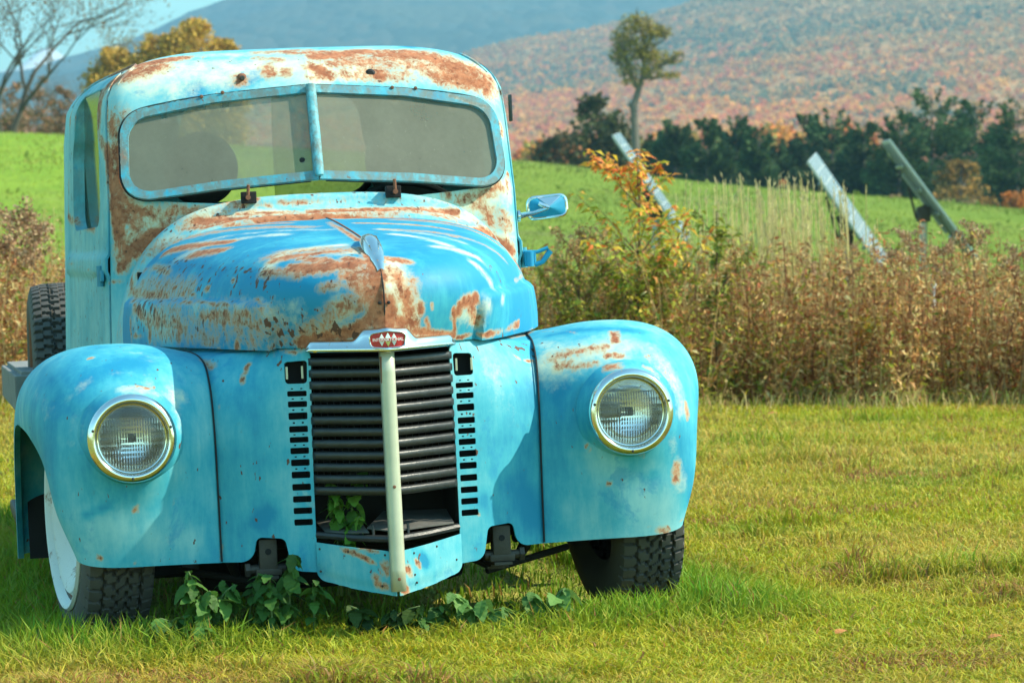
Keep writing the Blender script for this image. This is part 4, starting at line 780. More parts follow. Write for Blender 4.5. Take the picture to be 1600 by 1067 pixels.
# badge
def by(x): return -.157 + .55 * abs(x) * .25
bd = rpoly([(-.046, .8125, .012), (-.049, .842, .012), (-.042, .8495, .014), (0, .855, .05), (.042, .8495, .014), (.049, .842, .012), (.046, .8125, .012), (0, .8085, .05)], 5)
V2, T = panel2d(bd, [], .006); V = np.stack([V2[:, 0], -0.1685 + .10 * np.abs(V2[:, 0]), V2[:, 1]], 1)
badge = new_mesh('badge', V, T, M['red'], truck); badge.modifiers.new('t', 'SOLIDIFY').thickness = .003
badge['label'] = 'red badge with white diamonds and lettering'
m = MB(); bo = resample(bd, .006); m.tube([(x, -0.1700 + .10 * abs(x), z) for x, z in np.vstack([bo, bo[:2]])], .0020, 6, cap=False); m.build('badge_rim', M['chrome'], badge, True)
m = MB(); m.add([(-.041, -0.1722 + .0025, .8278), (0, -.1736, .8278), (.041, -0.1722 + .0025, .8278), (.041, -0.1722 + .0025, .8362), (0, -.1736, .8362), (-.041, -0.1722 + .0025, .8362)], [(0, 1, 4, 5), (1, 2, 3, 4)]); m.build('badge_band', M['red'], badge)
for k, x in enumerate((-.0165, 0, .0165)):
    m = MB(); hh, ww = (.0165, .0092) if k != 1 else (.0185, .0098); c_ = Vector((x, -0.1718 + .10 * abs(x) - (.0005 if k == 1 else 0), .832))
    m.add([c_ + Vector((0, 0, hh)), c_ + Vector((ww, 0, 0)), c_ + Vector((0, 0, -hh)), c_ + Vector((-ww, 0, 0)), c_ + Vector((0, -.0009, 0))], [(0, 1, 4), (1, 2, 4), (2, 3, 4), (3, 0, 4)])
    m.build('diamond', M['white'] if k != 1 else M['chrome'], badge)
cu = bpy.data.curves.new('lettering', 'FONT'); cu.body = 'INTERNATIONAL'; cu.size = .0118; cu.align_x = 'CENTER'; cu.align_y = 'CENTER'; cu.extrude = .0004; cu.space_character = 1.0; cu.offset = .00018
to = bpy.data.objects.new('lettering', cu); C.objects.link(to)
dg = bpy.context.evaluated_depsgraph_get(); me = bpy.data.meshes.new_from_object(to.evaluated_get(dg)); bpy.data.objects.remove(to)
me.transform(Matrix.Translation((0, -0.1748, .832)) @ Matrix.Rotation(math.pi / 2, 4, 'X'))
for v in me.vertices: v.co.y += .10 * max(0, abs(v.co.x) - .016)
wd = max(v.co.x for v in me.vertices)
for v in me.vertices: v.co.x *= .0415 / wd
me.materials.clear(); me.materials.append(M['white']); lo_ = bpy.data.objects.new('lettering', me); C.objects.link(lo_); lo_.parent = badge
# hood ornament: a swept chrome blade
m = MB(); pr = []
for t_ in np.linspace(0, 1, 16):
    y = .245 - .335 * t_; z = float(np.interp(y, [-.118, -.055, .08, .36], [.982, 1.040, 1.078, 1.116])); hgt = .010 + .030 * math.sin(min(1, t_ * 1.25) * math.pi) ** 1.0 * (1 - t_ * .3) + .008 * t_; wdt = .007 + .020 * math.sin(min(1, t_ * 1.0) * math.pi) ** .8 + .004 * t_
    pr.append((y, z, hgt, wdt))
V = [];
for y, z, h, wd in pr:
    for a in np.linspace(0, math.pi, 9): V.append((wd * math.cos(a), y - .012 * math.sin(a), z - .004 + h * math.sin(a) ** .8))
m.add(V, [(i * 9 + j, i * 9 + j + 1, (i + 1) * 9 + j + 1, (i + 1) * 9 + j) for i in range(15) for j in range(8)] + [tuple(range(9)), tuple(15 * 9 + k for k in range(9))[::-1]])
for sg in (1, -1): m.tube([(sg * .005, .20, 1.115), (sg * .017, .10, 1.110), (sg * .015, .0, 1.085)], [.003, .004, .002], 6)
m.build('hood_ornament', M['chrome'], truck, True, 60)
for sg in (1, -1):
    m = MB(); m.lathe([(0, -.003), (.004, -.002), (.005, .001)], 8, 'Y', (sg * .012, -.134, .93)); m.build('hood_button', M['seam'], truck)

# ---------------- headlights
def headlight(sg):
    c = (sg * .68, -.026, .60)
    m = MB(); m.lathe([(.142, .050), (.131, .034), (.122, .016), (.117, .004), (.112, .004)], 64, 'Y', c)
    V = np.concatenate(m.V); hd = skin('headlight', V, np.array(m.F), truck, {'tone': .6}, thick=0)
    hd['label'] = 'round sealed beam headlight with thick chrome bezel'
    m = MB(); m.lathe([(.114, .010), (.1185, .004), (.1195, -.004), (.117, -.014), (.110, -.022), (.102, -.025), (.098, -.022), (.0955, -.014), (.0945, -.004), (.094, .004)], 72, 'Y', c); m.build('bezel', M['chrome'], hd, True, 60)
    m = MB(); m.lathe([(.0945, .0), (.092, -.006), (.0895, -.005), (.088, .002)], 64, 'Y', c); m.build('retaining_ring', M['chrome'], hd, True)
    # reflector bowl
    m = MB(); m.lathe([(.0885, .004)] + [(.0885 * math.cos(a), .004 + .055 * math.sin(a)) for a in np.linspace(.05, math.pi / 2 - .02, 14)], 64, 'Y', c); m.build('reflector', M['mirror'], hd, True, 80)
    m = MB(); m.lathe([(0, .0), (.012, .002), (.014, .012), (.012, .055)], 16, 'Y', c); m.build('bulb_shield', M['iron'], hd, True)
    # fluted lens
    nr, na = 60, 0; g = np.linspace(-.089, .089, 150); X, Z = np.meshgrid(g, g); r = np.sqrt(X ** 2 + Z ** 2)
    sag = -.016 * (1 - (r / .089) ** 2)
    zone = (np.abs(Z) < .05) * 1.0
    fl = .0016 * np.abs(np.sin(X * math.pi / .0072)) * (Z < .055) + .0010 * np.abs(np.sin(Z * math.pi / .019)) + .0011 * np.sin((X * .5 + Z) * 90) * (np.abs(X) < .04) * (np.abs(Z) < .022) + .0007 * np.sin(Z * math.pi / .006) * (np.abs(X) < .03)
    Y = sag + fl; idx = (r < .0895)
    V = np.stack([X.ravel() + c[0], Y.ravel() + c[1] - .002, Z.ravel() + c[2]], 1); F = gridfaces(150, 150); F = F[idx.ravel()[F].all(1)]
    used = np.unique(F); rm = np.zeros(len(V), int); rm[used] = np.arange(len(used)); V = V[used]; F = rm[F]
    n0 = len(V); Vb_ = V.copy(); Vb_[:, 1] = c[1] + .003 - .012 * (1 - ((V[:, 0] - c[0]) ** 2 + (V[:, 2] - c[2]) ** 2) / .089 ** 2)
    new_mesh('lens', np.vstack([V, Vb_]), np.vstack([F, F[:, ::-1] + n0]), M['lens'], hd, True)
    for a in (.25, 2.9, -1.6):
        m = MB(); m.lathe([(0, -.0275), (.0035, -.027), (.0045, -.022)], 8, 'Y', (c[0] + .106 * math.cos(a), c[1], c[2] + .106 * math.sin(a))); m.build('screw', M['iron'], hd)
headlight(1); headlight(-1)

# ---------------- wheels and tyres
def tyre_mesh(R, W, style, seg=560, nw=64):
    th = np.linspace(0, 2 * math.pi, seg, endpoint=False); b = np.linspace(-1, 1, nw)
    prof = []; 
    for t_ in b:                     # tread
        prof.append((t_ * W / 2, R - .012 * abs(t_) ** 3, 1))
    side_ = [(W / 2 + .006, R - .03, 0), (W / 2 + .013, R - .06, 0), (W / 2 + .010, R - .10, 0), (W / 2 - .012, R - .135, 0), (W / 2 - .02, R - .15, 0)]
    prof = [(-x, r, f) for x, r, f in side_[::-1]] + prof + side_
    A = np.array([p[0] for p in prof]); RR = np.array([p[1] for p in prof]); FT = np.array([p[2] for p in prof])
    TH, AA = np.meshgrid(th, A, indexing='ij'); s = TH * R; x = AA
    q = .036 if style == 'mud' else .042; n = round(2 * math.pi * R / q); ph = TH / (2 * math.pi) * n
    xa = x / (W / 2)
    if style == 'mud':
        zig = ph + .35 * np.sign(np.sin(ph * 0 + xa * 9)) * .5 + .3 * np.abs(xa)
        g = (np.mod(zig, 1) < .34)
        g |= (np.abs(np.abs(xa) - .33 - .05 * np.sign(np.sin(2 * math.pi * ph))) < .045) & (np.mod(ph, 1) < .8)
    else:
        g = np.zeros_like(x, bool)
        for c0, am in ((-.58, .03), (-.2, .07), (.2, .07), (.58, .03)): g |= np.abs(xa - c0 - am * np.sign(np.sin(2 * math.pi * ph + c0 * 5))) < .05
        rib = np.floor((xa + 1) / .4); g |= (np.mod(ph + rib * .37 + xa * .25, 1) < .17) & (np.abs(xa) > .18)
        g |= (np.mod(ph * 1.0 + xa * 1.6, 1) < .16) & (np.abs(xa) <= .2)
    D = np.where(g & (FT[None] > 0), -.014, 0.0)
    rr = RR[None] + D
    V = np.stack([AA, rr * np.cos(TH), rr * np.sin(TH)], -1).reshape(-1, 3)
    k = len(A); F = []
    I = np.arange(seg)[:, None]; J = np.arange(k - 1)[None]; I2 = (I + 1) % seg
    F = np.stack([I * k + J, I * k + J + 1, I2 * k + J + 1, I2 * k + J], -1).reshape(-1, 4)
    return V, F
def wheel(name, loc, rz, R, W, style, sg, rimcol='steel_rim', parent=truck, dish=.0, camber=0):
    h = bpy.data.objects.new(name, None); C.objects.link(h); h.parent = parent; h.location = loc; h.rotation_euler = (0, camber, rz); h.empty_display_size = .1
    V, F = tyre_mesh(R, W, style); o = new_mesh('tyre', V, F, M['rubber'], h, True); o.modifiers.new('e', 'EDGE_SPLIT').split_angle = R_(30)
    rr = R - .135 + dish * .7; x = sg * (W / 2 + dish * .35)
    m = MB(); m.lathe([(rr + .012, x - sg * .012), (rr + .016, x), (rr + .010, x + sg * .008), (rr - .002, x + sg * .004), (rr - .012, x - sg * .020), (rr - .022, x - sg * .020), (rr - .034, x - sg * .006), (rr - .055, x - sg * .010), (.13, x - sg * .068), (.10, x - sg * .05), (.075, x - sg * .045), (.06, x - sg * .015), (.0, x - sg * .008)], 56, 'X')
    m.build('rim', M[rimcol], h, True, 50)
    m = MB(); m.lathe([(rr - .010, x - sg * .0185), (rr - .024, x - sg * .0185)], 56, 'X'); m.build('rim_groove', M['rusty'], h)
    for a in range(5): m = MB(); m.tube([(x - sg * .055, .085 * math.cos(a * 1.2566), .085 * math.sin(a * 1.2566)), (x - sg * .035, .085 * math.cos(a * 1.2566), .085 * math.sin(a * 1.2566))], .009, 6); m.build('wheel_nut', M['rusty'], h)
    return h
ST = R_(7.5)
wl = wheel('front_wheel', (-.755, .43, .372), ST, .352, .175, 'road', -1, dish=.04); wl['label'] = 'front wheel with black tyre and chalky white dished rim'
wheel('front_wheel', (.728, .43, .365), R_(4.5), .35, .176, 'road', 1, dish=.0, camber=R_(-5))
for sg in (1, -1): wheel('rear_wheel', (sg * .76, 3.35, .37), 0, .355, .18, 'mud', sg)
spare = wheel('spare_wheel', (-.745, 2.95, .675), 0, .365, .185, 'mud', -1, 'rusty'); spare['label'] = 'chunky spare tyre standing behind the cab'

# ---------------- chassis below
m = MB()
for sg in (1, -1):
    m.box((sg * .36, 2.2, .37), (.06, 3.9, .11))
m.box((0, .5, .30), (.72, .06, .06)); m.build('frame_rail', M['dark'], truck)
m = MB(); m.tube([(-.74, .45, .34), (-.5, .45, .30), (-.3, .42, .245), (.3, .42, .245), (.5, .45, .30), (.74, .45, .34)], .03, 10); m.build('front_axle', M['dark'], truck, True)
m = MB(); m.tube([(-.66, .27, .27), (.66, .27, .275)], .013, 8); m.build('tie_rod', M['dark'], truck, True)
m = MB(); m.box((-.10, .85, .25), (.76, .9, .24), bev=.05); m.box((-.2, 1.9, .22), (1.0, 1.3, .22), bev=.05); m.box((0, 1.9, .33), (.3, 1.6, .16), bev=.04); m.build('sump_shade_block', M['dark'], truck)  # sump enlarged with added blocks to deepen the shade under the truck
for sg in (1, -1):
    m = MB(); m.box((sg * .322, .085, .262), (.050, .05, .085), bev=.006); m.box((sg * .322, .16, .215), (.07, .20, .02), bev=.004)
    m.tube([(sg * .275, .08, .222), (sg * .375, .08, .222)], .013, 10); m.tube([(sg * .372, .08, .222), (sg * .385, .08, .222)], .020, 6)
    for k, zz in enumerate((.20, .19, .18)): m.box((sg * .322, .40, zz), (.05, .7 - .12 * k, .008))
    o = m.build('spring_shackle', M['iron'], truck, True)
    m = MB(); m.lathe([(.0, -.001), (.008, -.001), (.009, .002)], 12, 'Y', (sg * .322, .0585, .270)); m.build('bolt_hole', M['dark'], truck)
    m = MB(); m.tube([(sg * .37, .14, .26), (sg * .405, .16, .27), (sg * .41, .2, .235), (sg * .395, .24, .20)], [.012, .02, .018, .014], 8); m.tube([(sg * .30, .2, .17), (sg * .55, .30, .215)], .010, 8); m.build('shock_link', M['dark'], truck, True)
# running boards and flat wooden bed
for sg in (1, -1):
    m = MB(); m.box((sg * .82, 1.78, .30), (.28, 1.0, .04), bev=.01); m.build('running_board', M['iron'], truck, True)
m = MB()
for i in range(9): m.box((-.80 + i * .2, 3.55, .725), (.19, 2.05, .03), bev=.004)
m.build('bed_deck', M['wood'], truck)
m = MB(); m.box((-.885, 3.5, .665), (.07, 2.1, .125), bev=.006); m.box((.885, 3.5, .665), (.07, 2.1, .125), bev=.006); m.box((0, 2.52, .665), (1.70, .06, .12), bev=.006); m.build('bed_beam', M['wood'], truck)
m = MB()
for y in (2.6, 3.4, 4.3): m.box((0, y, .55), (1.6, .08, .10))
m.build('bed_crossmember', M['dark'], truck)

# ---------------- mirror, right hinge bracket, drip plate
mi = MB(); cx_, cy_, cz_ = .748, 1.40, 1.200
ol = resample(rpoly([(-.060, -.036, .018), (-.064, .030, .02), (.058, .038, .018), (.063, -.026, .02)], 5), .010); k = len(ol); V = []
for sc_, dy in ((.96, .016), (1.0, .004), (.97, -.004), (.06, -.030)): V += [(cx_ + p[0] * sc_, cy_ + dy, cz_ + p[1] * sc_) for p in ol]
mi.add(V, [(i * k + j, i * k + (j + 1) % k, (i + 1) * k + (j + 1) % k, (i + 1) * k + j) for i in range(3) for j in range(k)] + [tuple(range(k)), tuple(3 * k + j for j in range(k))[::-1]])
mir = painted(mi, 'side_mirror', truck, {'tone': .55}, split=24); mir['label'] = 'rounded rectangular side mirror with a faceted back coloured blue for its reflections and chrome rim on a short arm'  # blue on the facets stands in for reflections of sky and truck
m = MB(); m.tube([(cx_ + p[0] * 1.01, cy_ - .001, cz_ + p[1] * 1.01) for p in np.vstack([ol, ol[:2]])], .0055, 8, cap=False); m.build('mirror_rim', M['chrome'], mir, True)
tp = [p for p in ol if p[1] > .024 and -.035 < p[0] < .05]; tp = sorted(tp, key=lambda p: p[0]); m = MB(); m.add([(cx_, cy_ - .0325, cz_ + .002)] + [(cx_ + p[0] * .93, cy_ - .0075, cz_ + p[1] * .93) for p in tp], [(0, i, i + 1) for i in range(1, len(tp))]); m.build('mirror_facet', M['chrome'], mir)
m = MB(); m.tube([(.655, 1.40, 1.176), (.70, 1.385, 1.184), (.745, 1.368, 1.198)], [.010, .007, .005], 10); m.lathe([(.0, -.004), (.018, -.002), (.019, .006)], 14, 'X', (.652, 1.40, 1.176)); m.tube([(.715, 1.372, 1.212), (.748, 1.366, 1.198)], [.008, .006], 8); m.build('mirror_arm', M['chrome'], mir, True)
m = MB(); m.box((.672, 1.36, 1.040), (.028, .03, .05), bev=.006); m.tube([(.675, 1.345, 1.015), (.675, 1.345, 1.062)], .012, 10)
m.tube([(.655, 1.36, 1.062), (.70, 1.355, 1.060), (.735, 1.35, 1.072)], .006, 8); m.tube([(.69, 1.355, 1.020), (.715, 1.352, 1.028), (.742, 1.35, 1.062)], [.008, .008, .010], 8); m.tube([(.690, 1.355, 1.02), (.690, 1.355, 1.06)], .006, 8)
o = skin('hinge_bracket', np.concatenate(m.V), m.F, truck, {'tone': .1}, thick=0)
m = MB(); m.box((.667, 1.53, 1.525), (.008, .03, .085), bev=.002); o = m.build('drip_plate', M['black_metal'], truck, True)
#TRUCK_END#

# ================================================================== THE GROUND
sR, cR = math.sin(rol), math.cos(rol)
def near_plane(X, zt=.018):
    z1 = zt - CT[2]; return CAM_Z - sR * (X - sR * z1) / cR + cR * z1
_h = np.random.default_rng(3); _hp = _h.uniform(0, 6.28, (12, 2)); _hk = _h.normal(0, 1, (12, 2))
def bumps(X, Y, sc_):
    r = 0
    for k in range(12): r = r + np.sin(X * _hk[k, 0] / sc_ + _hp[k, 0]) * np.cos(Y * _hk[k, 1] / sc_ + _hp[k, 1])
    return r / 12
def ground(X, Y):
    X = np.asarray(X, float); Y = np.asarray(Y, float)
    t1 = sstep(10.5, 20, Y); Xc = 5 * np.tanh(X / 5)
    z = near_plane(Xc) * (1 - t1) + (.205 - .004 * Xc) * t1 + bumps(X, Y, .9) * .02
    z2 = .205 + .75 * sstep(18, 80, Y)
    z = np.where(Y > 20, z2 - .004 * Xc + bumps(X, Y, .9) * .02, z)
    crest = np.interp(X, [-80, -31.5, -27, .8, 11.8, 31.5, 80], [10.6, 9.9, 9.75, 8.2, 7.0, 5.25, 3.0])
    t3 = np.clip((Y - 80) / 120, 0, 1.0); prof = t3 * t3 * (2.2 - 1.2 * t3)
    z = z + (crest - .95) * prof + bumps(X, Y, 9) * .5 * sstep(70, 110, Y)
    z = z - 1.5 * sstep(205, 260, Y) 
    return z
def axis(a, b, n, p): t_ = np.linspace(0, 1, n); return a + (b - a) * t_ ** p
ys_ = np.concatenate([np.linspace(-60, 4, 12), np.linspace(5, 30, 110), axis(30.5, 200, 90, 1.3), np.linspace(202, 330, 30), axis(340, 12000, 40, 2.5)])
xs_ = np.concatenate([-axis(14, 6000, 60, 3)[::-1], np.linspace(-13.8, 13.8, 140), axis(14, 6000, 60, 3)])
GX, GY = np.meshgrid(xs_, ys_); GZ = ground(GX, GY)
t = NT('lawn_and_field'); geo = t.n('ShaderNodeNewGeometry'); sx = t.n('ShaderNodeSeparateXYZ'); t.link(geo.outputs['Position'], sx.inputs[0])
far = t.ramp(sx.outputs[1], 24, 60)
pos = geo.outputs['Position']
soil = t.mix(t.ramp(t.noise(3, 8, 0.7, pos), .4, .62), (0.17, 0.21, 0.03), (0.30, 0.27, 0.06))
mpf = t.n('ShaderNodeMapping'); mpf.inputs[3].default_value = (0.16, 0.045, 1); t.link(pos, mpf.inputs[0])
nf = t.noise(1.0, 8, .75, mpf.outputs[0]); mpg = t.n('ShaderNodeMapping'); mpg.inputs[3].default_value = (3, 0.8, 1); t.link(pos, mpg.inputs[0]); ng = t.noise(1.0, 6, .8, mpg.outputs[0])
left = t.ramp(sx.outputs[0], -6, -24)
fld = t.mix(t.ramp(nf, .35, .65), (0.15, 0.225, 0.025), (0.21, 0.27, 0.035))
fld = t.mix(left, fld, t.mix(t.ramp(nf, .3, .7), (0.17, 0.30, 0.02), (0.27, 0.37, 0.035)))
fld = t.mix(t.math('MULTIPLY', t.ramp(ng, .42, .68), .7), fld, (0.11, 0.19, 0.02))
fld = t.mix(t.math('MULTIPLY', t.ramp(t.noise(.05, 6, .75, pos), .54, .66), .55), fld, (0.19, 0.17, 0.07))
cc = t.mix(far, soil, fld)
bn = t.n('ShaderNodeBump'); bn.inputs['Strength'].default_value = 1.0; bn.inputs['Distance'].default_value = .12; t.link(ng, bn.inputs['Height']); t.link(bn.outputs[0], t.b.inputs['Normal'])
M['ground'] = t.p(Base_Color=cc, Roughness=0.95, Specular_IOR_Level=0.1)
g = new_mesh('ground', np.stack([GX.ravel(), GY.ravel(), GZ.ravel()], 1), gridfaces(len(xs_), len(ys_)), M['ground']); g['kind'] = 'structure'

# ---------------- lawn blades
def blades(P, h, wd, lean, cols, seg=2):
    """P (n,3) roots, curved tapered blades"""
    n = len(P); a = rng.uniform(0, 2 * np.pi, n); d = np.stack([np.cos(a), np.sin(a), np.zeros(n)], 1); fa = rng.uniform(0, np.pi, n)
    wv = np.stack([np.cos(fa), np.sin(fa), np.zeros(n)], 1) * wd[:, None] / 2
    mid = P + d * (lean * h * .3)[:, None] + np.array([0, 0, 1]) * (h * .6)[:, None]
    tip = P + d * (lean * h)[:, None] + np.array([0, 0, 1]) * (h * (1 - .25 * lean))[:, None]
    V = np.stack([P - wv, P + wv, mid - wv * .8, mid + wv * .8, tip], 1).reshape(-1, 3)
    b = np.arange(n)[:, None] * 5
    T = np.concatenate([b + [0, 1, 3], b + [0, 3, 2], b + [2, 3, 4]], 0)
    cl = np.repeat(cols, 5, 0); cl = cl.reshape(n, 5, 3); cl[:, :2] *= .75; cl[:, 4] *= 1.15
    return V, T, cl.reshape(-1, 3)
def vnoise(X, Y, s, seed):           # cheap value noise
    r = np.random.default_rng(seed).random((64, 64)); x = X / s; y = Y / s; i = np.floor(x).astype(int); j = np.floor(y).astype(int); fx = x - i; fy = y - j
    fx = fx * fx * (3 - 2 * fx); fy = fy * fy * (3 - 2 * fy); g_ = lambda a, b: r[a % 64, b % 64]
    return (g_(i, j) * (1 - fx) + g_(i + 1, j) * fx) * (1 - fy) + (g_(i, j + 1) * (1 - fx) + g_(i + 1, j + 1) * fx) * fy
def fbm(X, Y, s, seed): return (vnoise(X, Y, s, seed) + .5 * vnoise(X, Y, s / 2.1, seed + 1) + .25 * vnoise(X, Y, s / 4.3, seed + 2)) / 1.75
W2T = mw.inverted()
def truck_xy(X, Y): return (X - mw.translation.x) * math.cos(-yaw) - (Y - mw.translation.y) * math.sin(-yaw), (X - mw.translation.x) * math.sin(-yaw) + (Y - mw.translation.y) * math.cos(-yaw)
def lawn(n, y0, y1, hs, wds, dens_pow=1.0):
    u = rng.random(n); Y = 1 / ((1 - u) / y0 + u / y1) if dens_pow else y0 + (y1 - y0) * u
    X = rng.uniform(-1, 1, n) * (Y * .185 + .9)
    Z = ground(X, Y); tx, ty = truck_xy(X, Y)
    # tall green grass under and round the truck
    dx = np.maximum(np.abs(tx) - .92, 0); dy = np.maximum(np.maximum(-.10 - ty, ty - 4.6), 0); d = np.sqrt(dx * dx + dy * dy) + (fbm(X, Y, .25, 5) - .5) * .35
    lush = np.clip(1 - d / .34, 0, 1) ** .8
    rp = np.exp(-(((tx - .92) / .28) ** 2 + ((ty - .05) / .30) ** 2)); lush = np.maximum(lush, rp * 1.1)
    lush *= (1 - .65 * np.exp(-((tx + .0) / .45) ** 2) * (ty < .1))
    patch = fbm(X, Y, .9, 11); fine = fbm(X, Y, .22, 21); dry = fbm(X, Y, 1.7, 31)
    tuft = np.clip((fine - .52) * 5, 0, 1) * np.clip((patch - .48) * 5, 0, 1)
    h = hs * rng.uniform(.5, 1.25, n) * (1 + 1.5 * tuft) * (.75 + .6 * fine); h = h * (1 - lush) + lush * rng.uniform(.03, .12, n)
    h *= np.clip(1.15 - .0 * Y, .5, 2)
    under = (np.abs(tx) < .84) & (ty > .12) & (ty < 4.4); h = np.where(under, h * .45, h)
    lean = rng.uniform(.3, 1.5, n) * (1 - .6 * lush)
    wd = wds * rng.uniform(.6, 1.3, n) * (1 + Y / 22)
    k = np.clip((dry - .36) * 4.0 + (fine - .5) * .8 - tuft * 1.0 + rng.normal(0, .30, n), 0, 1)[:, None] * (1 - lush[:, None])
    gr = np.stack([rng.uniform(.33, .50, n), rng.uniform(.33, .44, n), rng.uniform(.012, .04, n)], 1)
    lg = np.stack([rng.uniform(.13, .22, n), rng.uniform(.24, .35, n), rng.uniform(.008, .03, n)], 1)
    gr = gr * (1 - lush[:, None]) + lg * lush[:, None]; g2 = np.clip((patch - .56) * 3, 0, .7)[:, None]; gr = gr * (1 - g2) + lg * g2
    st = np.stack([rng.uniform(.44, .62, n), rng.uniform(.34, .45, n), rng.uniform(.045, .09, n)], 1)
    rd = np.stack([rng.uniform(.30, .42, n), rng.uniform(.15, .22, n), rng.uniform(.04, .07, n)], 1)
    cl = gr * (1 - k) + st * k; kk = (np.clip((fbm(X, Y, .5, 51) - .56) * 6, 0, 1) * (rng.random(n) < .45))[:, None] * (1 - lush[:, None]); cl = cl * (1 - kk) + rd * kk
    br = (rng.random(n) < .04)[:, None]; cl = np.where(br, rd, cl)
    P = np.stack([X, Y, Z - .004], 1); kp = ~under | (rng.random(n) < .12); P, h, wd, lean, cl = P[kp], h[kp], wd[kp], lean[kp], cl[kp]
    return blades(P, h, wd, lean, cl)
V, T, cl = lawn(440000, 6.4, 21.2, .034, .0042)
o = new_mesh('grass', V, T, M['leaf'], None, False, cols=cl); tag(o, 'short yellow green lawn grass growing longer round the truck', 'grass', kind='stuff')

# ---------------- weeds band
def leaf_quads(P, D, L, Wd, N, cols, curl=.3):
    """P base, D direction (unit), L length, Wd width, N approx normal -> folded leaf of 4 tris"""
    S = np.cross(D, N); S /= np.linalg.norm(S, axis=1, keepdims=True) + 1e-9; U = np.cross(S, D)
    a = P; b = P + D * (L * .45)[:, None] + S * (Wd / 2)[:, None] + U * (Wd * .15)[:, None]; c_ = P + D * (L * .45)[:, None] - S * (Wd / 2)[:, None] + U * (Wd * .15)[:, None]
    m_ = P + D * (L * .5)[:, None]; tip = P + D * (L * .92)[:, None] - U * (L * curl)[:, None]
    V = np.stack([a, b, m_, c_, tip], 1).reshape(-1, 3); i = np.arange(len(P))[:, None] * 5
    T = np.concatenate([i + [0, 1, 2], i + [0, 2, 3], i + [1, 4, 2], i + [2, 4, 3]], 0)
    return V, T, np.repeat(cols, 5, 0)
def unit(A): return A / (np.linalg.norm(A, axis=1, keepdims=True) + 1e-9)
def join(parts):
    V = []; T = []; Cc = []; n = 0
    for v, t_, c_ in parts: V.append(v); T.append(t_ + n); Cc.append(c_); n += len(v)
    return np.vstack(V), np.vstack(T), np.vstack(Cc)
def stems(P, Q, r0, r1, cols, bend=None):
    """tapered 3-sided stems from P to Q"""
    n = len(P); D = unit(Q - P); A = unit(np.cross(D, np.array([0.3, 1, 0.1]))); B = np.cross(D, A); V = []
    mid = (P + Q) / 2 + (bend if bend is not None else 0)
    for pt, r in ((P, r0), (mid, (r0 + r1) / 2), (Q, r1)):
        for k in range(3): V.append(pt + A * (r * math.cos(2.094 * k))[:, None] + B * (r * math.sin(2.094 * k))[:, None])
    V = np.stack(V, 1).reshape(-1, 3); i = np.arange(n)[:, None] * 9; T = []
    for l in (0, 3):
        for k in range(3):
            a, b = l + k, l + (k + 1) % 3; T += [i + [a, b, b + 3], i + [a, b + 3, a + 3]]
    return V, np.concatenate(T, 0), np.repeat(cols, 9, 0)
def pal(n, C_, w_=None, jit=.25):
    C_ = np.array(C_); i = rng.choice(len(C_), n, p=w_); return C_[i] * rng.uniform(1 - jit, 1 + jit, (n, 1))
BROWN = [(.26, .11, .04), (.50, .25, .09), (.64, .37, .14), (.78, .53, .22), (.40, .13, .05), (.84, .66, .32)]
def weed_zone(n, x0, x1, y0, y1, hgt, greenfn, leafn=26):
    X = rng.uniform(x0, x1, n); Y = y0 + (y1 - y0) * rng.random(n) ** 1.4; Z = ground(X, Y)
    Y = Y + (Y < 20.6) * (fbm(X, Y * 0, .5, 61) - .4) * 1.1; Z = ground(X, Y)
    H = hgt(X, Y) * rng.uniform(.5, 1.05, n) * (.75 + .5 * fbm(X * 1.0, Y * 1.0, .8, 77))
    P = np.stack([X, Y, Z], 1); top = P + np.stack([rng.normal(0, .17, n), rng.normal(0, .14, n), H], 1); g_ = greenfn(X, Y)
    sc_ = pal(n, [(.28, .13, .07), (.42, .26, .12), (.60, .44, .22)]); parts = [stems(P, top, np.full(n, .0045), np.full(n, .002), sc_, rng.normal(0, .05, (n, 3)))]
    k = leafn; R = np.repeat(np.arange(n), k); f = rng.uniform(.04, 1.0, n * k) ** .85; m_ = n * k
    base = P[R] + (top[R] - P[R]) * f[:, None]; a = rng.uniform(0, 6.283, m_)
    dz = rng.uniform(-1.1, .35, m_); D = unit(np.stack([np.cos(a), np.sin(a), dz], 1)); L = rng.uniform(.025, .085, m_) * (1.15 - .35 * f); Wd = L * rng.uniform(.12, .34, m_)
    N = unit(rng.normal(0, 1, (m_, 3)))
    up = np.clip(f * 1.2 - .1, 0, 1)
    cb = pal(m_, BROWN, [.22, .27, .20, .11, .16, .04]); cg = pal(m_, [(.20, .24, .03), (.34, .36, .04), (.52, .42, .05), (.12, .18, .03)], [.35, .35, .15, .15]); cs = pal(m_, [(.74, .60, .28), (.56, .42, .16), (.36, .32, .08)])
    gm = (rng.random(m_) < g_[R] * (.5 + .5 * (1 - f)))[:, None]; sm = (rng.random(m_) < (1 - f) * .5)[:, None]
    cl = np.where(gm, cg, np.where(sm, cs, cb)); parts.append(leaf_quads(base, D, L, Wd, N, cl, .35))
    return join(parts)
hg = lambda X, Y: np.interp(X, [-4.5, -3.4, -2.9, -2.0, .2, 1.2, 2.2, 3.2, 4.5], [1.15, 1.12, .98, .97, 1.0, .98, .95, 1.0, 1.08]) * (1 + (Y - 20) * .015)
gf = lambda X, Y: np.clip(np.interp(X, [-5, -3, -2.4, 0, .9, 1.5, 2.5, 5], [.12, .12, .3, .85, .8, .35, .14, .14]) + (fbm(X, Y, .8, 88) - .5) * .6, 0, 1)
parts = [weed_zone(4300, -6.2, 6.4, 19.8, 23.4, hg, gf, 52), weed_zone(1100, -7, 7, 23.6, 29, lambda X, Y: hg(X, Y) * .98, gf, 22)]
V, T, cl = join(parts)
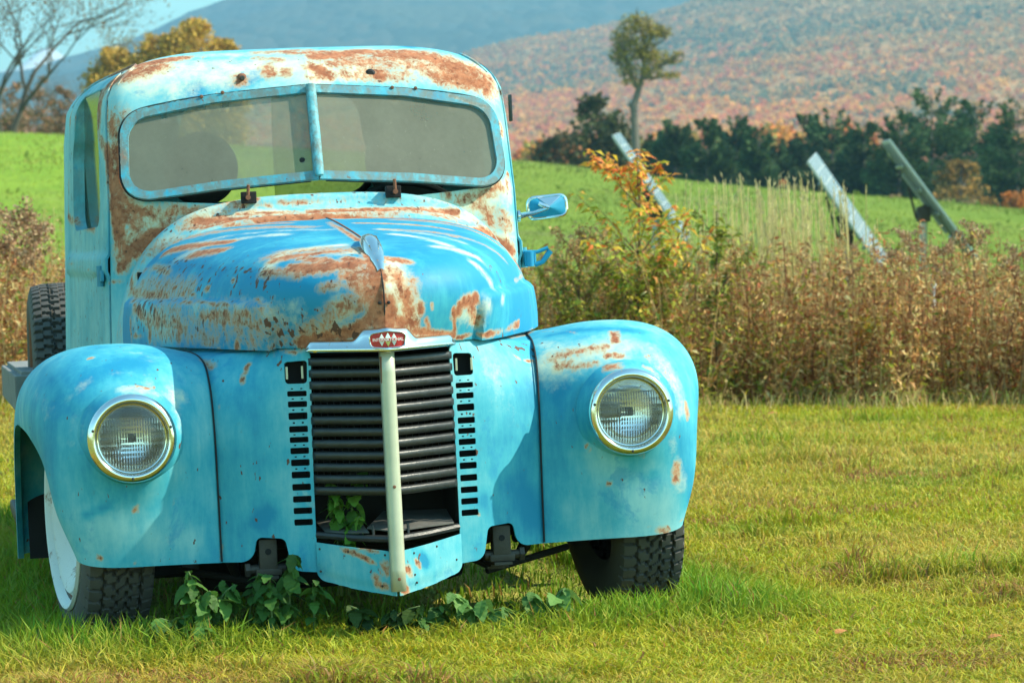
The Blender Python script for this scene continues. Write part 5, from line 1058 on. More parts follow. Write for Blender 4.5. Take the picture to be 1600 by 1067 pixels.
o = new_mesh('dry_weeds', V, T, M['leaf'], None, False, cols=cl); tag(o, 'band of dried brown goldenrod and weeds between the lawn and the field', 'weeds', kind='stuff')
# straw grass at the foot of the weeds
n = 6000; X = rng.uniform(-4.4, 4.6, n); Y = 19.9 + (fbm(X, X * 0, .5, 61) - .4) * 1.1 + rng.normal(0, .42, n) ; P = np.stack([X, Y, ground(X, Y)], 1)
V, T, cl = blades(P, rng.uniform(.03, .17, n) * (.5 + fbm(X, Y, .3, 91)), np.full(n, .006), rng.uniform(.2, 1.6, n), pal(n, [(.68, .54, .24), (.50, .38, .12), (.24, .32, .04), (.46, .24, .10)], [.35, .25, .3, .1]))
o = new_mesh('straw_grass', V, T, M['leaf'], None, False, cols=cl); tag(o, 'pale straw grass at the foot of the brown weeds', 'grass', kind='stuff')
# tall thin pale grass stalks
n = 260; px = rng.normal(1215, 62, n); px[:30] = rng.uniform(1090, 1330, 30); tops = rng.uniform(275, 400, n)
Pb = []; Pt = []
for a, b in zip(px, tops):
    q = at(a + rng.normal(0, 10), 0, 22.0); x = q.x; y = rng.uniform(21, 23); zt = at(a, b, y).z; Pb.append((x, y, float(ground(x, y)))); Pt.append((x + rng.normal(-.06, .05), y, zt))
Pb = np.array(Pb); Pt = np.array(Pt); cs = pal(n, [(.76, .66, .32), (.64, .58, .24)], None, .15)
m_ = n * 7; R = np.repeat(np.arange(n), 7); f = rng.uniform(.82, 1.02, m_); b_ = Pb[R] + (Pt[R] - Pb[R]) * f[:, None]
pt_ = [stems(Pb, Pt, np.full(n, .0055), np.full(n, .003), cs, rng.normal(0, .02, (n, 3))), leaf_quads(b_, unit(np.stack([rng.normal(0, .3, m_), rng.normal(0, .3, m_), np.ones(m_)], 1)), np.full(m_, .05), np.full(m_, .008), unit(rng.normal(0, 1, (m_, 3))), pal(m_, [(.50, .42, .22)]), .1)]
V, T, cl = join(pt_); o = new_mesh('tall_grass', V, T, M['leaf'], None, False, cols=cl); tag(o, 'clump of tall thin pale grass stalks rising from the weeds', 'grass', kind='stuff')

n = 90000; u = rng.random(n); Y = 34 * (205 / 34) ** u; X = rng.uniform(-1, 1, n) * Y * .18; pn_ = fbm(X, Y * .4, 5, 101); p2_ = fbm(X, Y, 1.6, 103)
hh = (.10 + .16 * np.clip(pn_ - .35, 0, 1) + .25 * (rng.random(n) < .01)) * (.6 + .8 * p2_) * (.28 + Y / 260); kx = np.clip((pn_ - .42) * 5 + rng.normal(0, .3, n), 0, 1)[:, None]
lf_ = np.clip((-X - 6) / 14, 0, 1)[:, None]; ga = pal(n, [(.18, .255, .03), (.22, .28, .035), (.15, .22, .025)], None, .10) * (1 - lf_) + pal(n, [(.29, .37, .03), (.35, .40, .04)]) * lf_; gb_ = pal(n, [(.26, .30, .06), (.34, .28, .09), (.20, .26, .05)])
V, T, cl = blades(np.stack([X, Y, ground(X, Y) - .02], 1), hh, hh * .6, rng.uniform(.2, 1.2, n), ga * (1 - kx * .4) + gb_ * kx * .4)
o = new_mesh('field_grass', V, T, M['leaf'], None, False, cols=cl); tag(o, 'rough green grass of the rising field behind the weeds', 'grass', kind='stuff')
# ---------------- single plants that stand out
def plant(name, label, cat, base, top, nbr, leaves, leafL, leafcols, stemcol, spread, group=None, wts=None, f0=.25, wd=.4, lean=(0, 0), dz=(-.6, .5)):
    base = np.array(base, float); H = top - base[2]
    root = empty(name, tuple(base), 0, label, cat, group)
    P = [np.zeros(3)]; Q = [np.array([lean[0], lean[1], H])]; r = [.010]
    for k in range(nbr):
        f = rng.uniform(f0, .92); a = rng.uniform(0, 6.283); p = Q[0] * f; L = spread * rng.uniform(.5, 1) * (1.15 - f * .6); q = p + np.array([math.cos(a) * L, math.sin(a) * L, L * rng.uniform(.5, 1.4)])
        if q[2] > H: q[2] = H * rng.uniform(.9, 1)
        P.append(p); Q.append(q); r.append(.005)
    P = np.array(P); Q = np.array(Q); r = np.array(r); v, t_, c_ = stems(P, Q, r, r * .4, np.tile(stemcol, (len(P), 1)))
    new_mesh('stem', v, t_, M['stem'], root, False, cols=c_)
    Ln = np.linalg.norm(Q - P, axis=1); i = rng.choice(len(P), leaves, p=Ln / Ln.sum()); f = rng.uniform(.25, 1.0, leaves) ** .7; b = P[i] + (Q[i] - P[i]) * f[:, None] + rng.normal(0, .012, (leaves, 3))
    b = b[b[:, 2] > H * f0 * .6]; leaves = len(b)
    a = rng.uniform(0, 6.283, leaves); D = unit(np.stack([np.cos(a), np.sin(a), rng.uniform(dz[0], dz[1], leaves)], 1)); L = leafL * rng.uniform(.6, 1.2, leaves)
    hf = b[:, 2] / H
    cl = leafcols(hf, leaves)
    v, t_, c_ = leaf_quads(b, D, L, L * wd, unit(rng.normal(0, .5, (leaves, 3)) + np.array([0, 0, 1])), cl, .3)
    new_mesh('leaves', v, t_, M['leaf'], root, False, cols=c_); return root
def gz(px, Y): q = at(px, 400, Y); return (q.x, Y, float(ground(q.x, Y)))
def sap(hf, n):
    o_ = pal(n, [(.74, .20, .05), (.84, .34, .07), (.80, .46, .08)]); y_ = pal(n, [(.66, .48, .05), (.50, .48, .06), (.32, .36, .04)]); g_ = pal(n, [(.26, .32, .04), (.42, .38, .05), (.18, .24, .03)])
    k = rng.random(n)[:, None]; h = hf[:, None] + rng.normal(0, .06, (n, 1)); return np.where(h > .82, np.where(k < .75, o_, y_), np.where(h > .55, np.where(k < .3, o_, y_), g_))
b = gz(990, 19.9); plant('sapling', 'leafy sapling turning orange at the top, rising from the weeds right of the truck mirror', 'shrub', b, at(1040, 232, 19.9).z, 34, 1050, .085, sap, (.12, .07, .05), .55, lean=(.05, 0), wd=.32)
b = gz(1120, 20.3); plant('sapling', 'thin green sapling with few leaves in front of the middle panel', 'shrub', b, at(1118, 330, 20.3).z, 12, 230, .085, lambda h, n: pal(n, [(.26, .30, .04), (.36, .36, .06), (.14, .20, .03)]), (.15, .1, .06), .35, lean=(.0, 0))
b = gz(905, 19.8); plant('bush', 'yellow green bush with fluffy brown tips beneath the side mirror', 'shrub', b, at(880, 350, 19.8).z, 30, 1500, .05, lambda h, n: np.where(h[:, None] > .8, pal(n, [(.60, .38, .18), (.48, .30, .12)]), pal(n, [(.38, .38, .05), (.54, .46, .08), (.32, .20, .07), (.20, .25, .04)])), (.2, .12, .07), .34, f0=.15)
b = gz(1000, 20.0); plant('bush', 'green and gold leafy bush behind the right front fender', 'shrub', b, at(980, 420, 20.0).z, 34, 1300, .065, lambda h, n: pal(n, [(.38, .38, .05), (.60, .46, .06), (.20, .27, .04), (.58, .24, .06)], [.35, .25, .3, .1]), (.2, .12, .07), .5, f0=.12)
def gold(i, px, ty, Y, lab, s=1.0):
    b = gz(px, Y); root = empty('goldenrod', b, 0, lab, 'plant', 'dried goldenrod heads above the weeds'); H = at(px, ty, Y).z - b[2]; lx = rng.normal(0, .04)
    P = [np.zeros(3)]; Q = [np.array([lx, 0, H * .97])]; r = [.006]
    nb = 9
    for k in range(nb):
        a = rng.uniform(0, 6.283); f = rng.uniform(.78, .97); p = Q[0] * f; L = .11 * s * rng.uniform(.6, 1.2); P.append(p); Q.append(p + np.array([math.cos(a) * L, math.sin(a) * L, L * rng.uniform(.2, .9)])); r.append(.0025)
    P = np.array(P); Q = np.array(Q); v, t_, c_ = stems(P, Q, np.array(r), np.array(r) * .5, pal(len(P), [(.16, .10, .06)])); new_mesh('stem', v, t_, M['stem'], root, False, cols=c_)
    m_ = 420; i_ = rng.integers(1, nb + 1, m_); f = rng.uniform(.3, 1.05, m_); bb = P[i_] + (Q[i_] - P[i_]) * f[:, None] + rng.normal(0, .014 * s, (m_, 3)); L = np.full(m_, .022 * s)
    v, t_, c_ = leaf_quads(bb, unit(rng.normal(0, 1, (m_, 3))), L, L * .7, unit(rng.normal(0, 1, (m_, 3))), pal(m_, [(.44, .27, .14), (.55, .38, .22), (.26, .14, .08)]), .1); new_mesh('seed_head', v, t_, M['leaf'], root, False, cols=c_)
    m_ = 46; f = rng.uniform(.2, .85, m_); bb = Q[0] * f[:, None]; a = rng.uniform(0, 6.283, m_); L = rng.uniform(.05, .09, m_)
    v, t_, c_ = leaf_quads(bb, unit(np.stack([np.cos(a), np.sin(a), rng.uniform(-1.6, -.2, m_)], 1)), L, L * .2, unit(rng.normal(0, 1, (m_, 3))), pal(m_, BROWN), .3); new_mesh('leaves', v, t_, M['leaf'], root, False, cols=c_)
for i, (px, ty, Y, lab, s) in enumerate([(1530, 340, 20.6, 'tallest dried goldenrod head, beyond the foot of the rightmost panel', 1), (1425, 352, 20.8, 'dried goldenrod head crossing the post of the rightmost panel', 1), (1490, 370, 20.5, 'bushy dried goldenrod head just under the rightmost panel', .9), (1575, 376, 20.4, 'dried goldenrod head close to the right edge of the photo', 1), (1405, 388, 20.7, 'dried goldenrod head beside the foot of the middle panel', 1), (1335, 372, 20.9, 'small dried goldenrod head under the post of the middle panel', .7), (1268, 388, 20.7, 'low dried goldenrod head in the weeds left of the middle panel', .8),
        (8, 322, 20.2, 'dried goldenrod head at the left edge of the photo', 1.5), (45, 335, 20.4, 'dried goldenrod head in the left weeds, close to the cab door', 1.3), (62, 358, 20.0, 'fluffy goldenrod clump right against the cab door edge', 1.2), (30, 372, 20.2, 'low fluffy goldenrod in the weeds at far left', 1.3)]):
    gold(i, px, ty, Y, lab, s)
b = gz(1340, 20.2); plant('weed_stem', 'weed with orange red leaves in the middle of the brown weed band', 'plant', b, at(1340, 515, 20.2).z, 8, 80, .05, lambda h, n: pal(n, [(.70, .30, .05), (.6, .22, .05)]), (.3, .1, .05), .14, f0=.2)
b = gz(1350, 20.15); plant('weed_stem', 'yellow flowering weed in the brown weed band above the orange one', 'plant', b, at(1350, 495, 20.15).z, 8, 160, .04, lambda h, n: np.where(h[:, None] > .7, pal(n, [(.55, .45, .04)]), pal(n, [(.3, .25, .06)])), (.3, .2, .08), .16, f0=.6)

# ---------------- broad leaved weeds under the truck
def serrated(L, W, n=9):
    t_ = np.linspace(0, 1, n); w_ = W / 2 * np.sin(np.pi * t_ ** .75) ** .8; V = [(0, 0, 0)]; mid = []
    out = []
    for i in range(n):
        jag = (1 + (.14 if i % 2 else -.08)) if 0 < i < n - 1 else 1
        z = -.35 * L * t_[i] ** 2; mid.append((0, L * t_[i], z)); out.append((w_[i] * jag, L * t_[i] - (.02 * L if i % 2 else 0), z + .18 * w_[i] - .06 * w_[i] * (i % 2)))
    V = [m_ for m_ in mid] + out + [(-x, y, z) for x, y, z in out]; F = []
    for i in range(n - 1): F += [(i, n + i, n + i + 1), (i, n + i + 1, i + 1), (i, i + 1, 2 * n + i + 1), (i, 2 * n + i + 1, 2 * n + i)]
    return np.array(V), np.array(F)
SV, SF = serrated(1.0, .62)
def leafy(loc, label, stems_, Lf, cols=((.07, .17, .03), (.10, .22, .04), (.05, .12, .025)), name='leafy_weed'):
    root = empty(name, loc, 0, label, 'plant', 'broad leaved weeds growing under the truck nose'); PV = []; PT = []; PC = []; n0 = 0; SP = MB()
    for (dx, dy, h) in stems_:
        b0 = Vector((rng.normal(0, .02), rng.normal(0, .02), 0)); top = Vector((dx, dy, h)); mid = (b0 + top) / 2 + Vector((0, 0, h * .22)); pts = [b0, b0.lerp(mid, .5), mid, mid.lerp(top, .5) + Vector((0, 0, h * .05)), top]
        SP.tube([tuple(p) for p in pts], [.0035, .003, .003, .0025, .002], 6)
        for k in range(9):
            f = .30 + .70 * k / 8; p = b0.lerp(mid, f * 2) if f < .5 else mid.lerp(top, f * 2 - 1)
            for s in (0, 1):
                L = Lf * .82 * rng.uniform(.5, 1.2) * (.65 + .35 * math.sin(f * 3)); a = k * 1.57 + s * math.pi + rng.normal(0, .35)
                M_ = Matrix.Rotation(a, 3, 'Z') @ Matrix.Rotation(rng.uniform(-.1, 1.0), 3, 'X').inverted() @ Matrix.Rotation(rng.normal(0, .3), 3, 'Y')
                v = (SV * L) @ np.array(M_).T + np.array(p); PV.append(v); PT.append(SF + n0); n0 += len(v); PC.append(np.tile(np.array(cols[rng.integers(len(cols))]) * rng.uniform(.8, 1.25), (len(v), 1)))
    new_mesh('stem', np.concatenate(SP.V), SP.F, M['stem'], root, True, cols=np.tile((.10, .16, .05), (SP.n, 1)))
    o = new_mesh('leaves', np.vstack(PV), np.vstack(PT), M['leaf'], root, False, cols=np.vstack(PC)); return root
def tl(x, y, z=None):
    p = T2W((x, y, .02)); return (p.x, p.y, float(ground(p.x, p.y)) if z is None else T2W((x, y, z)).z)
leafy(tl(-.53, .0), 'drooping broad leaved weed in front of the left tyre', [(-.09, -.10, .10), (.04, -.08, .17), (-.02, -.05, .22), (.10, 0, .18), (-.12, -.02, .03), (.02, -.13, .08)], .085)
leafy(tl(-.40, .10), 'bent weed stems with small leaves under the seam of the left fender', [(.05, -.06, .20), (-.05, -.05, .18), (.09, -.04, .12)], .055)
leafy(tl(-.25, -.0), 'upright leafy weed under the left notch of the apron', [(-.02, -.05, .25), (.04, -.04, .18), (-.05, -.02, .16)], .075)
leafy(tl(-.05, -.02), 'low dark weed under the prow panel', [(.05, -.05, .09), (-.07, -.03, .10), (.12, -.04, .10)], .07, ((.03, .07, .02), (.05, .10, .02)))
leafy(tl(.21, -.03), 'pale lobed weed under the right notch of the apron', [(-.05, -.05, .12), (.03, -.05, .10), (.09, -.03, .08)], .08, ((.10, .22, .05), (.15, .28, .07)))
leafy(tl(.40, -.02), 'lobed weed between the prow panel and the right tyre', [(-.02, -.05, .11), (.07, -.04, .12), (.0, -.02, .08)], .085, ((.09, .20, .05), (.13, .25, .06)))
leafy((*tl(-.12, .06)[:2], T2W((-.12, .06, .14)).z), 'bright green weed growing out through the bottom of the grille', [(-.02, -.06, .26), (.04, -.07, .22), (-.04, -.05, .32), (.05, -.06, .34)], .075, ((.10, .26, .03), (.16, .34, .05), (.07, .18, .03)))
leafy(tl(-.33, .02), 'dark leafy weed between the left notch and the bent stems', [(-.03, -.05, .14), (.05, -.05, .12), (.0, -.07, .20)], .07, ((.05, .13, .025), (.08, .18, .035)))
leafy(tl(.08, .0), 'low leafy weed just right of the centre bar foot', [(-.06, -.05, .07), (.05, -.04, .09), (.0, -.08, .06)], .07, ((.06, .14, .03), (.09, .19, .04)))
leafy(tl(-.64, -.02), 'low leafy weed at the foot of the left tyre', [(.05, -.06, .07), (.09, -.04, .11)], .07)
# fallen leaves
for px, py, lab in ((1305, 989, 'curled orange fallen leaf in the middle of the lawn'), (1543, 996, 'small yellow fallen leaf towards the lower right corner'), (1197, 648, 'orange fallen leaf by the foot of the weeds')):
    d0 = (at(px, py, 1.0) - Vector((0, 0, CAM_Z))); t0 = 1.0
    for _ in range(60):
        q = Vector((0, 0, CAM_Z)) + d0 * t0; t0 += (q.z - float(ground(q.x, q.y)) - .03) / max(1e-4, -d0.z) * .8
    q = Vector((0, 0, CAM_Z)) + d0 * t0; v = SV * (.036 if py > 700 else .07); o = new_mesh('fallen_leaf', v, SF, M['leaf'], None, False, cols=np.tile((.62, .26, .08), (len(v), 1))); o.location = (q.x, q.y, q.z); o.rotation_euler = (.5, .3, 1 + px); tag(o, lab, 'leaf', 'fallen leaves on the lawn')

# ================================================================== TREES
def tree(name, label, cat, base, H, crown, trunk_r, n, cols, fs, group=None, branches=5, tcol='bark', cr0=.25, wts=None, lean=0., shape='round', barefrac=0):
    """crown: (rx, ry) half widths; leaf clumps scattered in overlapping lobes"""
    root = empty(name, base, 0, label, cat, group); m = MB()
    m.tube([(0, 0, -.3), (lean * .3, 0, H * .3), (lean * .7, 0, H * .6), (lean, 0, H * .93)], [trunk_r, trunk_r * .8, trunk_r * .5, trunk_r * .15], 8)
    lobes = []
    for k in range(branches):
        f = rng.uniform(cr0, .95); a = rng.uniform(0, 6.283)
        w_ = {'round': math.sin(math.pi * min(1, max(0.12, (f - cr0 * .6) / (1 - cr0 * .6)))) ** .6, 'cone': (1.05 - f) * 1.25, 'open': rng.uniform(.5, 1)}[shape]
        r = w_ * rng.uniform(.45, .85); p = np.array([math.cos(a) * crown[0] * r + lean * f, math.sin(a) * crown[1] * r, H * f])
        s0 = np.array([lean * f * .7, 0, H * f * .78]); m.tube([tuple(s0), tuple((s0 + p) / 2 + np.array([0, 0, H * .02])), tuple(p)], [trunk_r * .35, trunk_r * .22, trunk_r * .08], 5)
        lobes.append((p, w_ * crown[0] * rng.uniform(.30, .55) + crown[0] * .08, rng.uniform(.75, 1.15)))
    m.build('trunk', M[tcol], root, True)
    i = rng.integers(0, len(lobes), n); Pc = np.array([l[0] for l in lobes])[i]; Rr_ = np.array([l[1] for l in lobes])[i]; B = np.array([l[2] for l in lobes])[i]
    d = unit(rng.normal(0, 1, (n, 3))) * (rng.random(n) ** .45)[:, None]; d[:, 2] *= .8; P = Pc + d * Rr_[:, None]; P[:, 2] = np.clip(P[:, 2], .1, H * 1.02)
    cl = pal(n, cols, wts, .22) * B[:, None]
    L = fs * rng.uniform(.6, 1.4, n); D = unit(rng.normal(0, 1, (n, 3)) + np.array([0, 0, .3 if shape != 'cone' else -.2])); v, t_, c_ = leaf_quads(P, D, L, L * .8, unit(rng.normal(0, 1, (n, 3))), cl, .15)
    new_mesh('crown', v, t_, M['crown'], root, False, cols=c_); return root
def tb(px, Y): q = at(px, 400, Y); return (q.x, Y, float(ground(q.x, Y)))
PINE = [(.05, .105, .035), (.07, .13, .045), (.035, .07, .025), (.09, .15, .055)]
def pine(name, label, cat, base, H, W, n, cols, fs, group):
    root = empty(name, base, 0, label, cat, group); m = MB(); m.tube([(0, 0, -.3), (0, 0, H * .5), (0, 0, H * .97)], [.25, .15, .04], 7)
    for k in range(16): f = .15 + .75 * k / 16; a = rng.uniform(0, 6.28); r = W * (1 - f) * .9; m.tube([(0, 0, H * f), (math.cos(a) * r, math.sin(a) * r, H * (f + .03))], [.06, .015], 4)
    m.build('trunk', M['bark'], root, True)
    nb = 90; bf = rng.random(nb) ** 1.25 * .97; ba = rng.uniform(0, 6.283, nb); bl = W * ((1 - bf) ** .58) * rng.uniform(.55, 1.12, nb) + .12; i = rng.choice(nb, n, p=(bl ** 1.4) / (bl ** 1.4).sum()); t_ = rng.random(n) ** .6
    r = bl[i] * t_; th = ba[i] + rng.normal(0, .22, n) / (t_ + .3); P = np.stack([np.cos(th) * r, np.sin(th) * r, H * bf[i] + .06 * H * t_ ** 2 + rng.normal(0, .018 * H, n) - .03 * H * (1 - t_)], 1); P[:, 2] = np.clip(P[:, 2], .05, H)
    D = unit(np.stack([np.cos(th), np.sin(th), rng.uniform(-.1, .9, n)], 1)); L = fs * rng.uniform(.5, 1.4, n); v, t2, c_ = leaf_quads(P, D, L, L * .5, unit(rng.normal(0, 1, (n, 3))), pal(n, cols, None, .3), .1)
    new_mesh('crown', v, t2, M['crown'], root, False, cols=c_)
def ptree(px, top, Y, wpx, label, cols=PINE, n=2400, fs=.55, br=26, shape='cone', name='pine_tree', cat='tree', group='dark conifers beyond the field', **k):
    b = tb(px, Y); H = at(px, top, Y).z - b[2]; w_ = wpx / F_PX * Y; return tree(name, label, cat, b, H, (w_, w_), k.pop('tr', .22), n, cols, fs, group, br, shape=shape, cr0=k.pop('cr0', .06), **k)
pines = [(1480, 200, 312, 60, 'dark pine filling in behind the dull orange bush'), (1330, 225, 312, 55, 'low dark pine filling the gap between two taller ones left of the rightmost panel'), (1235, 232, 312, 50, 'low dark pine showing left of the top of the middle panel'), (1080, 232, 312, 55, 'low dark pine directly behind the tip of the orange topped sapling'), (1135, 238, 308, 50, 'lowest dark pine behind the pale grass stalks'), (1455, 150, 290, 80, 'tallest dark pine, behind the top of the rightmost panel'), (1525, 172, 300, 66, 'dark pine just right of the tallest one'), (1405, 195, 285, 50, 'dark pine directly behind the rightmost panel'), (1590, 160, 280, 68, 'dark pine cut off by the right edge of the photo'),
         (1300, 185, 300, 58, 'dark pine between the middle and rightmost panels'), (1350, 205, 295, 45, 'shorter dark pine left of the rightmost panel'), (1260, 192, 310, 40, 'slender dark pine behind the top of the middle panel'), (1215, 240, 305, 30, 'low dark pine left of the middle panel, near the red sapling'), (1150, 195, 300, 42, 'pointed dark pine halfway between the tall thin tree and the middle panel'),
         (1105, 200, 295, 45, 'dark pine right of the orange topped sapling'), (1055, 200, 300, 42, 'dark pine just right of the tall thin tree'), (1185, 212, 290, 34, 'short dark pine behind pale grass stalks'), (1025, 225, 310, 34, 'low dark pine at the foot of the tall thin tree'), (1560, 205, 310, 45, 'dark pine behind the orange bushes')]
for px, top, Y, wpx, lab in pines: b = tb(px, Y); pine('pine_tree', lab, 'tree', b, at(px, top - 10, Y).z - b[2], wpx * 1.5 / F_PX * Y, 13000, PINE, .52, 'dark conifers beyond the field')
ptree(925, 152, 275, 62, 'round dark olive tree left of the tall thin tree', [(.075, .085, .03), (.10, .105, .035), (.05, .06, .025)], 3600, .5, 34, 'round', 'broadleaf_tree', group=None, cr0=.1)
ptree(872, 205, 270, 42, 'low reddish green tree beside the truck mirror', [(.09, .08, .035), (.06, .07, .03), (.42, .16, .07), (.05, .06, .025)], 1900, .45, 22, 'round', 'broadleaf_tree', group=None, cr0=.06, wts=[.35, .3, .15, .2])
# the tall thin tree
b = tb(995, 260); q = at(1005, 20, 260); H = q.z - b[2]; pxm = 260 / F_PX
root = empty('tall_tree', b, 0, 'tall thin tree with a high olive gold crown standing alone above the conifers', 'tree'); m = MB()
def bp(px, py, dy=0): w_ = at(px, py, 260); return (w_.x - b[0], dy, w_.z - b[2])
m.tube([bp(995, 330), bp(993, 220), bp(990, 165), bp(998, 140)], [.40, .33, .28, .24], 8)
BR = [[(998, 142), (985, 115), (978, 90), (968, 70), (960, 60)], [(998, 142), (1005, 110), (1010, 80), (1002, 50), (995, 28)], [(1003, 120), (1030, 105), (1050, 92), (1068, 86)], [(1008, 90), (1022, 72), (1040, 62)], [(985, 115), (975, 118), (968, 100)], [(1008, 95), (995, 75), (988, 55)], [(1003, 122), (1025, 122), (1045, 118)], [(1010, 75), (1020, 55), (1030, 45)], [(990, 178), (985, 165), (982, 160)]]
ends = []
for k, br in enumerate(BR):
    dyk = rng.uniform(-1.6, 1.6); pts = [bp(x, y, dyk * i / len(br)) for i, (x, y) in enumerate(br)]; m.tube(pts, list(np.linspace(.20, .05, len(pts))), 6)
    for i, p in enumerate(pts[1:]): ends.append(np.array(p))
LB = [(995, 35, 24, 16), (975, 60, 20, 22), (1015, 50, 24, 16), (1035, 50, 16, 10), (965, 85, 14, 16), (1000, 80, 26, 22), (980, 105, 16, 20), (1025, 92, 22, 14), (1050, 95, 16, 6), (1012, 112, 22, 12), (1045, 118, 20, 6), (990, 128, 18, 7), (1060, 84, 10, 4)]
E_ = np.array(ends)
for (x, y, rx, ry) in LB:
    for q_ in range(10):
        a = np.array(bp(x + rng.normal(0, rx * .55), y + rng.normal(0, ry * .55), rng.normal(0, .8))); b_ = E_[((E_ - a) ** 2).sum(1).argmin()]; m.tube([tuple(b_), tuple((a + b_) / 2 + rng.normal(0, .12, 3)), tuple(a)], [.06, .04, .02], 4)
m.build('trunk', M['bark'], root, True)
P = []
for (x, y, rx, ry) in LB:
    k = int(rx * ry * 1.5); rx *= 1.12; ry *= 1.1; d = unit(rng.normal(0, 1, (k, 3))) * (rng.random(k) ** .5)[:, None]; c0 = np.array(bp(x, y)); P.append(c0 + d * np.array([rx * pxm, rx * pxm * .8, ry * pxm]))
P = np.vstack(P); n = len(P); L = .22 * rng.uniform(.6, 1.3, n); v, t_, c_ = leaf_quads(P, unit(rng.normal(0, 1, (n, 3))), L, L * .7, unit(rng.normal(0, 1, (n, 3))), pal(n, [(.36, .28, .05), (.46, .34, .06), (.24, .21, .05), (.16, .14, .04)]), .1)
new_mesh('crown', v, t_, M['crown'], root, False, cols=c_)
# orange and brown bushes on the right
ptree(1502, 252, 262, 52, 'wide dull orange bush in front of the dark pines at right', [(.34, .20, .05), (.26, .16, .045), (.16, .11, .04), (.42, .22, .05)], 2600, .36, 26, 'round', 'bush', 'shrub', None, cr0=.05)
ptree(1590, 283, 258, 26, 'bright orange bush at the right edge of the photo', [(.62, .22, .04), (.50, .18, .04)], 1300, .32, 16, 'round', 'bush', 'shrub', None, cr0=.05)
ptree(1500, 312, 225, 34, 'low brown shrub in the field under the dull orange bush', [(.24, .19, .09), (.17, .15, .06)], 1000, .28, 16, 'round', 'bush', 'shrub', None, cr0=.05, tr=.05)
ptree(1392, 296, 250, 26, 'low tan shrub behind the rightmost panel', [(.30, .20, .09), (.22, .16, .07)], 700, .28, 12, 'round', 'bush', 'shrub', None, cr0=.05, tr=.05)
ptree(1218, 268, 255, 14, 'small red leaved sapling left of the middle panel', [(.62, .16, .08), (.50, .20, .10)], 200, .30, 8, 'round', 'sapling', 'tree', None, cr0=.3, tr=.06)
ptree(1250, 292, 235, 38, 'low rough shrub on the field edge left of the middle panel', [(.22, .18, .07), (.15, .16, .05)], 500, .26, 14, 'round', 'bush', 'shrub', None, cr0=.05, tr=.05)
# hedge of autumn trees further off, seen above and between the pines
AUT = [(.66, .22, .05), (.74, .36, .07), (.56, .16, .07), (.34, .32, .08), (.64, .32, .08)]
PA = []; CA = []
for i, px in enumerate(range(812, 1370, 17)):
    Yt = rng.uniform(480, 620); top = np.interp(px, [800, 1000, 1300, 1600], [226, 206, 190, 190]) + rng.uniform(-6, 12); q = at(px, top, Yt); H = q.z - 12; w_ = rng.uniform(12, 22) / F_PX * Yt
    k = 900; d = unit(rng.normal(0, 1, (k, 3))) * (rng.random(k) ** .4)[:, None]; PA.append(np.array([q.x, Yt, 12 + H * .62]) + d * np.array([w_, w_, H * .38])); CA.append(pal(k, [AUT[i % 5], AUT[(i + 2) % 5], AUT[i % 5]], None, .2))
PA = np.vstack(PA); CA = np.vstack(CA); n = len(PA); L = rng.uniform(.5, 1.2, n); v, t_, c_ = leaf_quads(PA, unit(rng.normal(0, 1, (n, 3))), L, L * .8, unit(rng.normal(0, 1, (n, 3))), CA, .1)
o = new_mesh('far_wood', v, t_, M['crown'], None, False, cols=c_); tag(o, 'far red and orange autumn wood showing above the dark pines', 'wood', kind='stuff')

# ---------------- left side: bare tree, golden trees, brushwood
def bare(name, label, base, H, spread, r0, depth, seed, group=None, vines=0, mat='bark', leafc=None, nleaf=0, dirs=None):
    rg = random.Random(seed); m = MB(); root = empty(name, base, 0, label, 'tree', group); tips = []
    def grow(p, d, L, r, dep):
        pts = [p]; q = p.copy(); dd = d.copy()
        for k in range(4):
            dd = (dd + Vector((rg.uniform(-.22, .22), rg.uniform(-.22, .22), rg.uniform(-.08, .14)))).normalized(); q = q + dd * L / 4; pts.append(q.copy())
        m.tube([tuple(x) for x in pts], list(np.linspace(r, r * .55, 5)), 6 if dep < 2 else 4, cap=False)
        if dep >= depth: tips.append(q.copy()); return
        for k in range(rg.choice((2, 3, 3) if dep else (3, 4))):
            ax = Vector((rg.uniform(-1, 1), rg.uniform(-1, 1), rg.uniform(-.3, .5))).normalized(); nd = (dd * .75 + ax * spread).normalized(); st = pts[rg.choice((2, 3, 4))]
            grow(st.copy(), nd, L * rg.uniform(.6, .85), r * .52, dep + 1)
        for x in pts[1:]: tips.append(x.copy())
    for d in (dirs or [(0, 0, 1)]): grow(Vector((0, 0, -.2)), Vector(d).normalized(), H * .38, r0, 0)
    m.build('trunk', M[mat], root, True)
    if nleaf:
        P = np.array([tuple(tips[rg.randrange(len(tips))]) for _ in range(nleaf)]) + rng.normal(0, H * .03, (nleaf, 3)); L = np.full(nleaf, H * .014); v, t_, c_ = leaf_quads(P, unit(rng.normal(0, 1, (nleaf, 3))), L, L * .7, unit(rng.normal(0, 1, (nleaf, 3))), pal(nleaf, leafc), .1); new_mesh('crown', v, t_, M['crown'], root, False, cols=c_)
    return root
t = NT('dark_bark'); M['dark_bark'] = t.p(Base_Color=(.075, .06, .045), Roughness=.95)
b = tb(4, 215); bare('bare_tree', 'big bare tree with crooked limbs at the upper left edge of the photo', b, 15, .62, .24, 6, 4, nleaf=1500, leafc=[(.2, .13, .07)], dirs=[(.02, 0, 1), (.45, .1, .85)], mat='dark_bark')
b = tb(95, 235); bare('bare_tree', 'smaller bare tree wrapped in vines right of the big one', b, 7.5, .55, .09, 6, 9, nleaf=1600, leafc=[(.22, .13, .07), (.16, .10, .05)])
b = tb(215, 250); bare('bare_tree', 'half bare tree standing above the golden trees', b, 12.5, .42, .14, 6, 12, nleaf=1500, leafc=[(.26, .19, .09), (.30, .22, .08)])
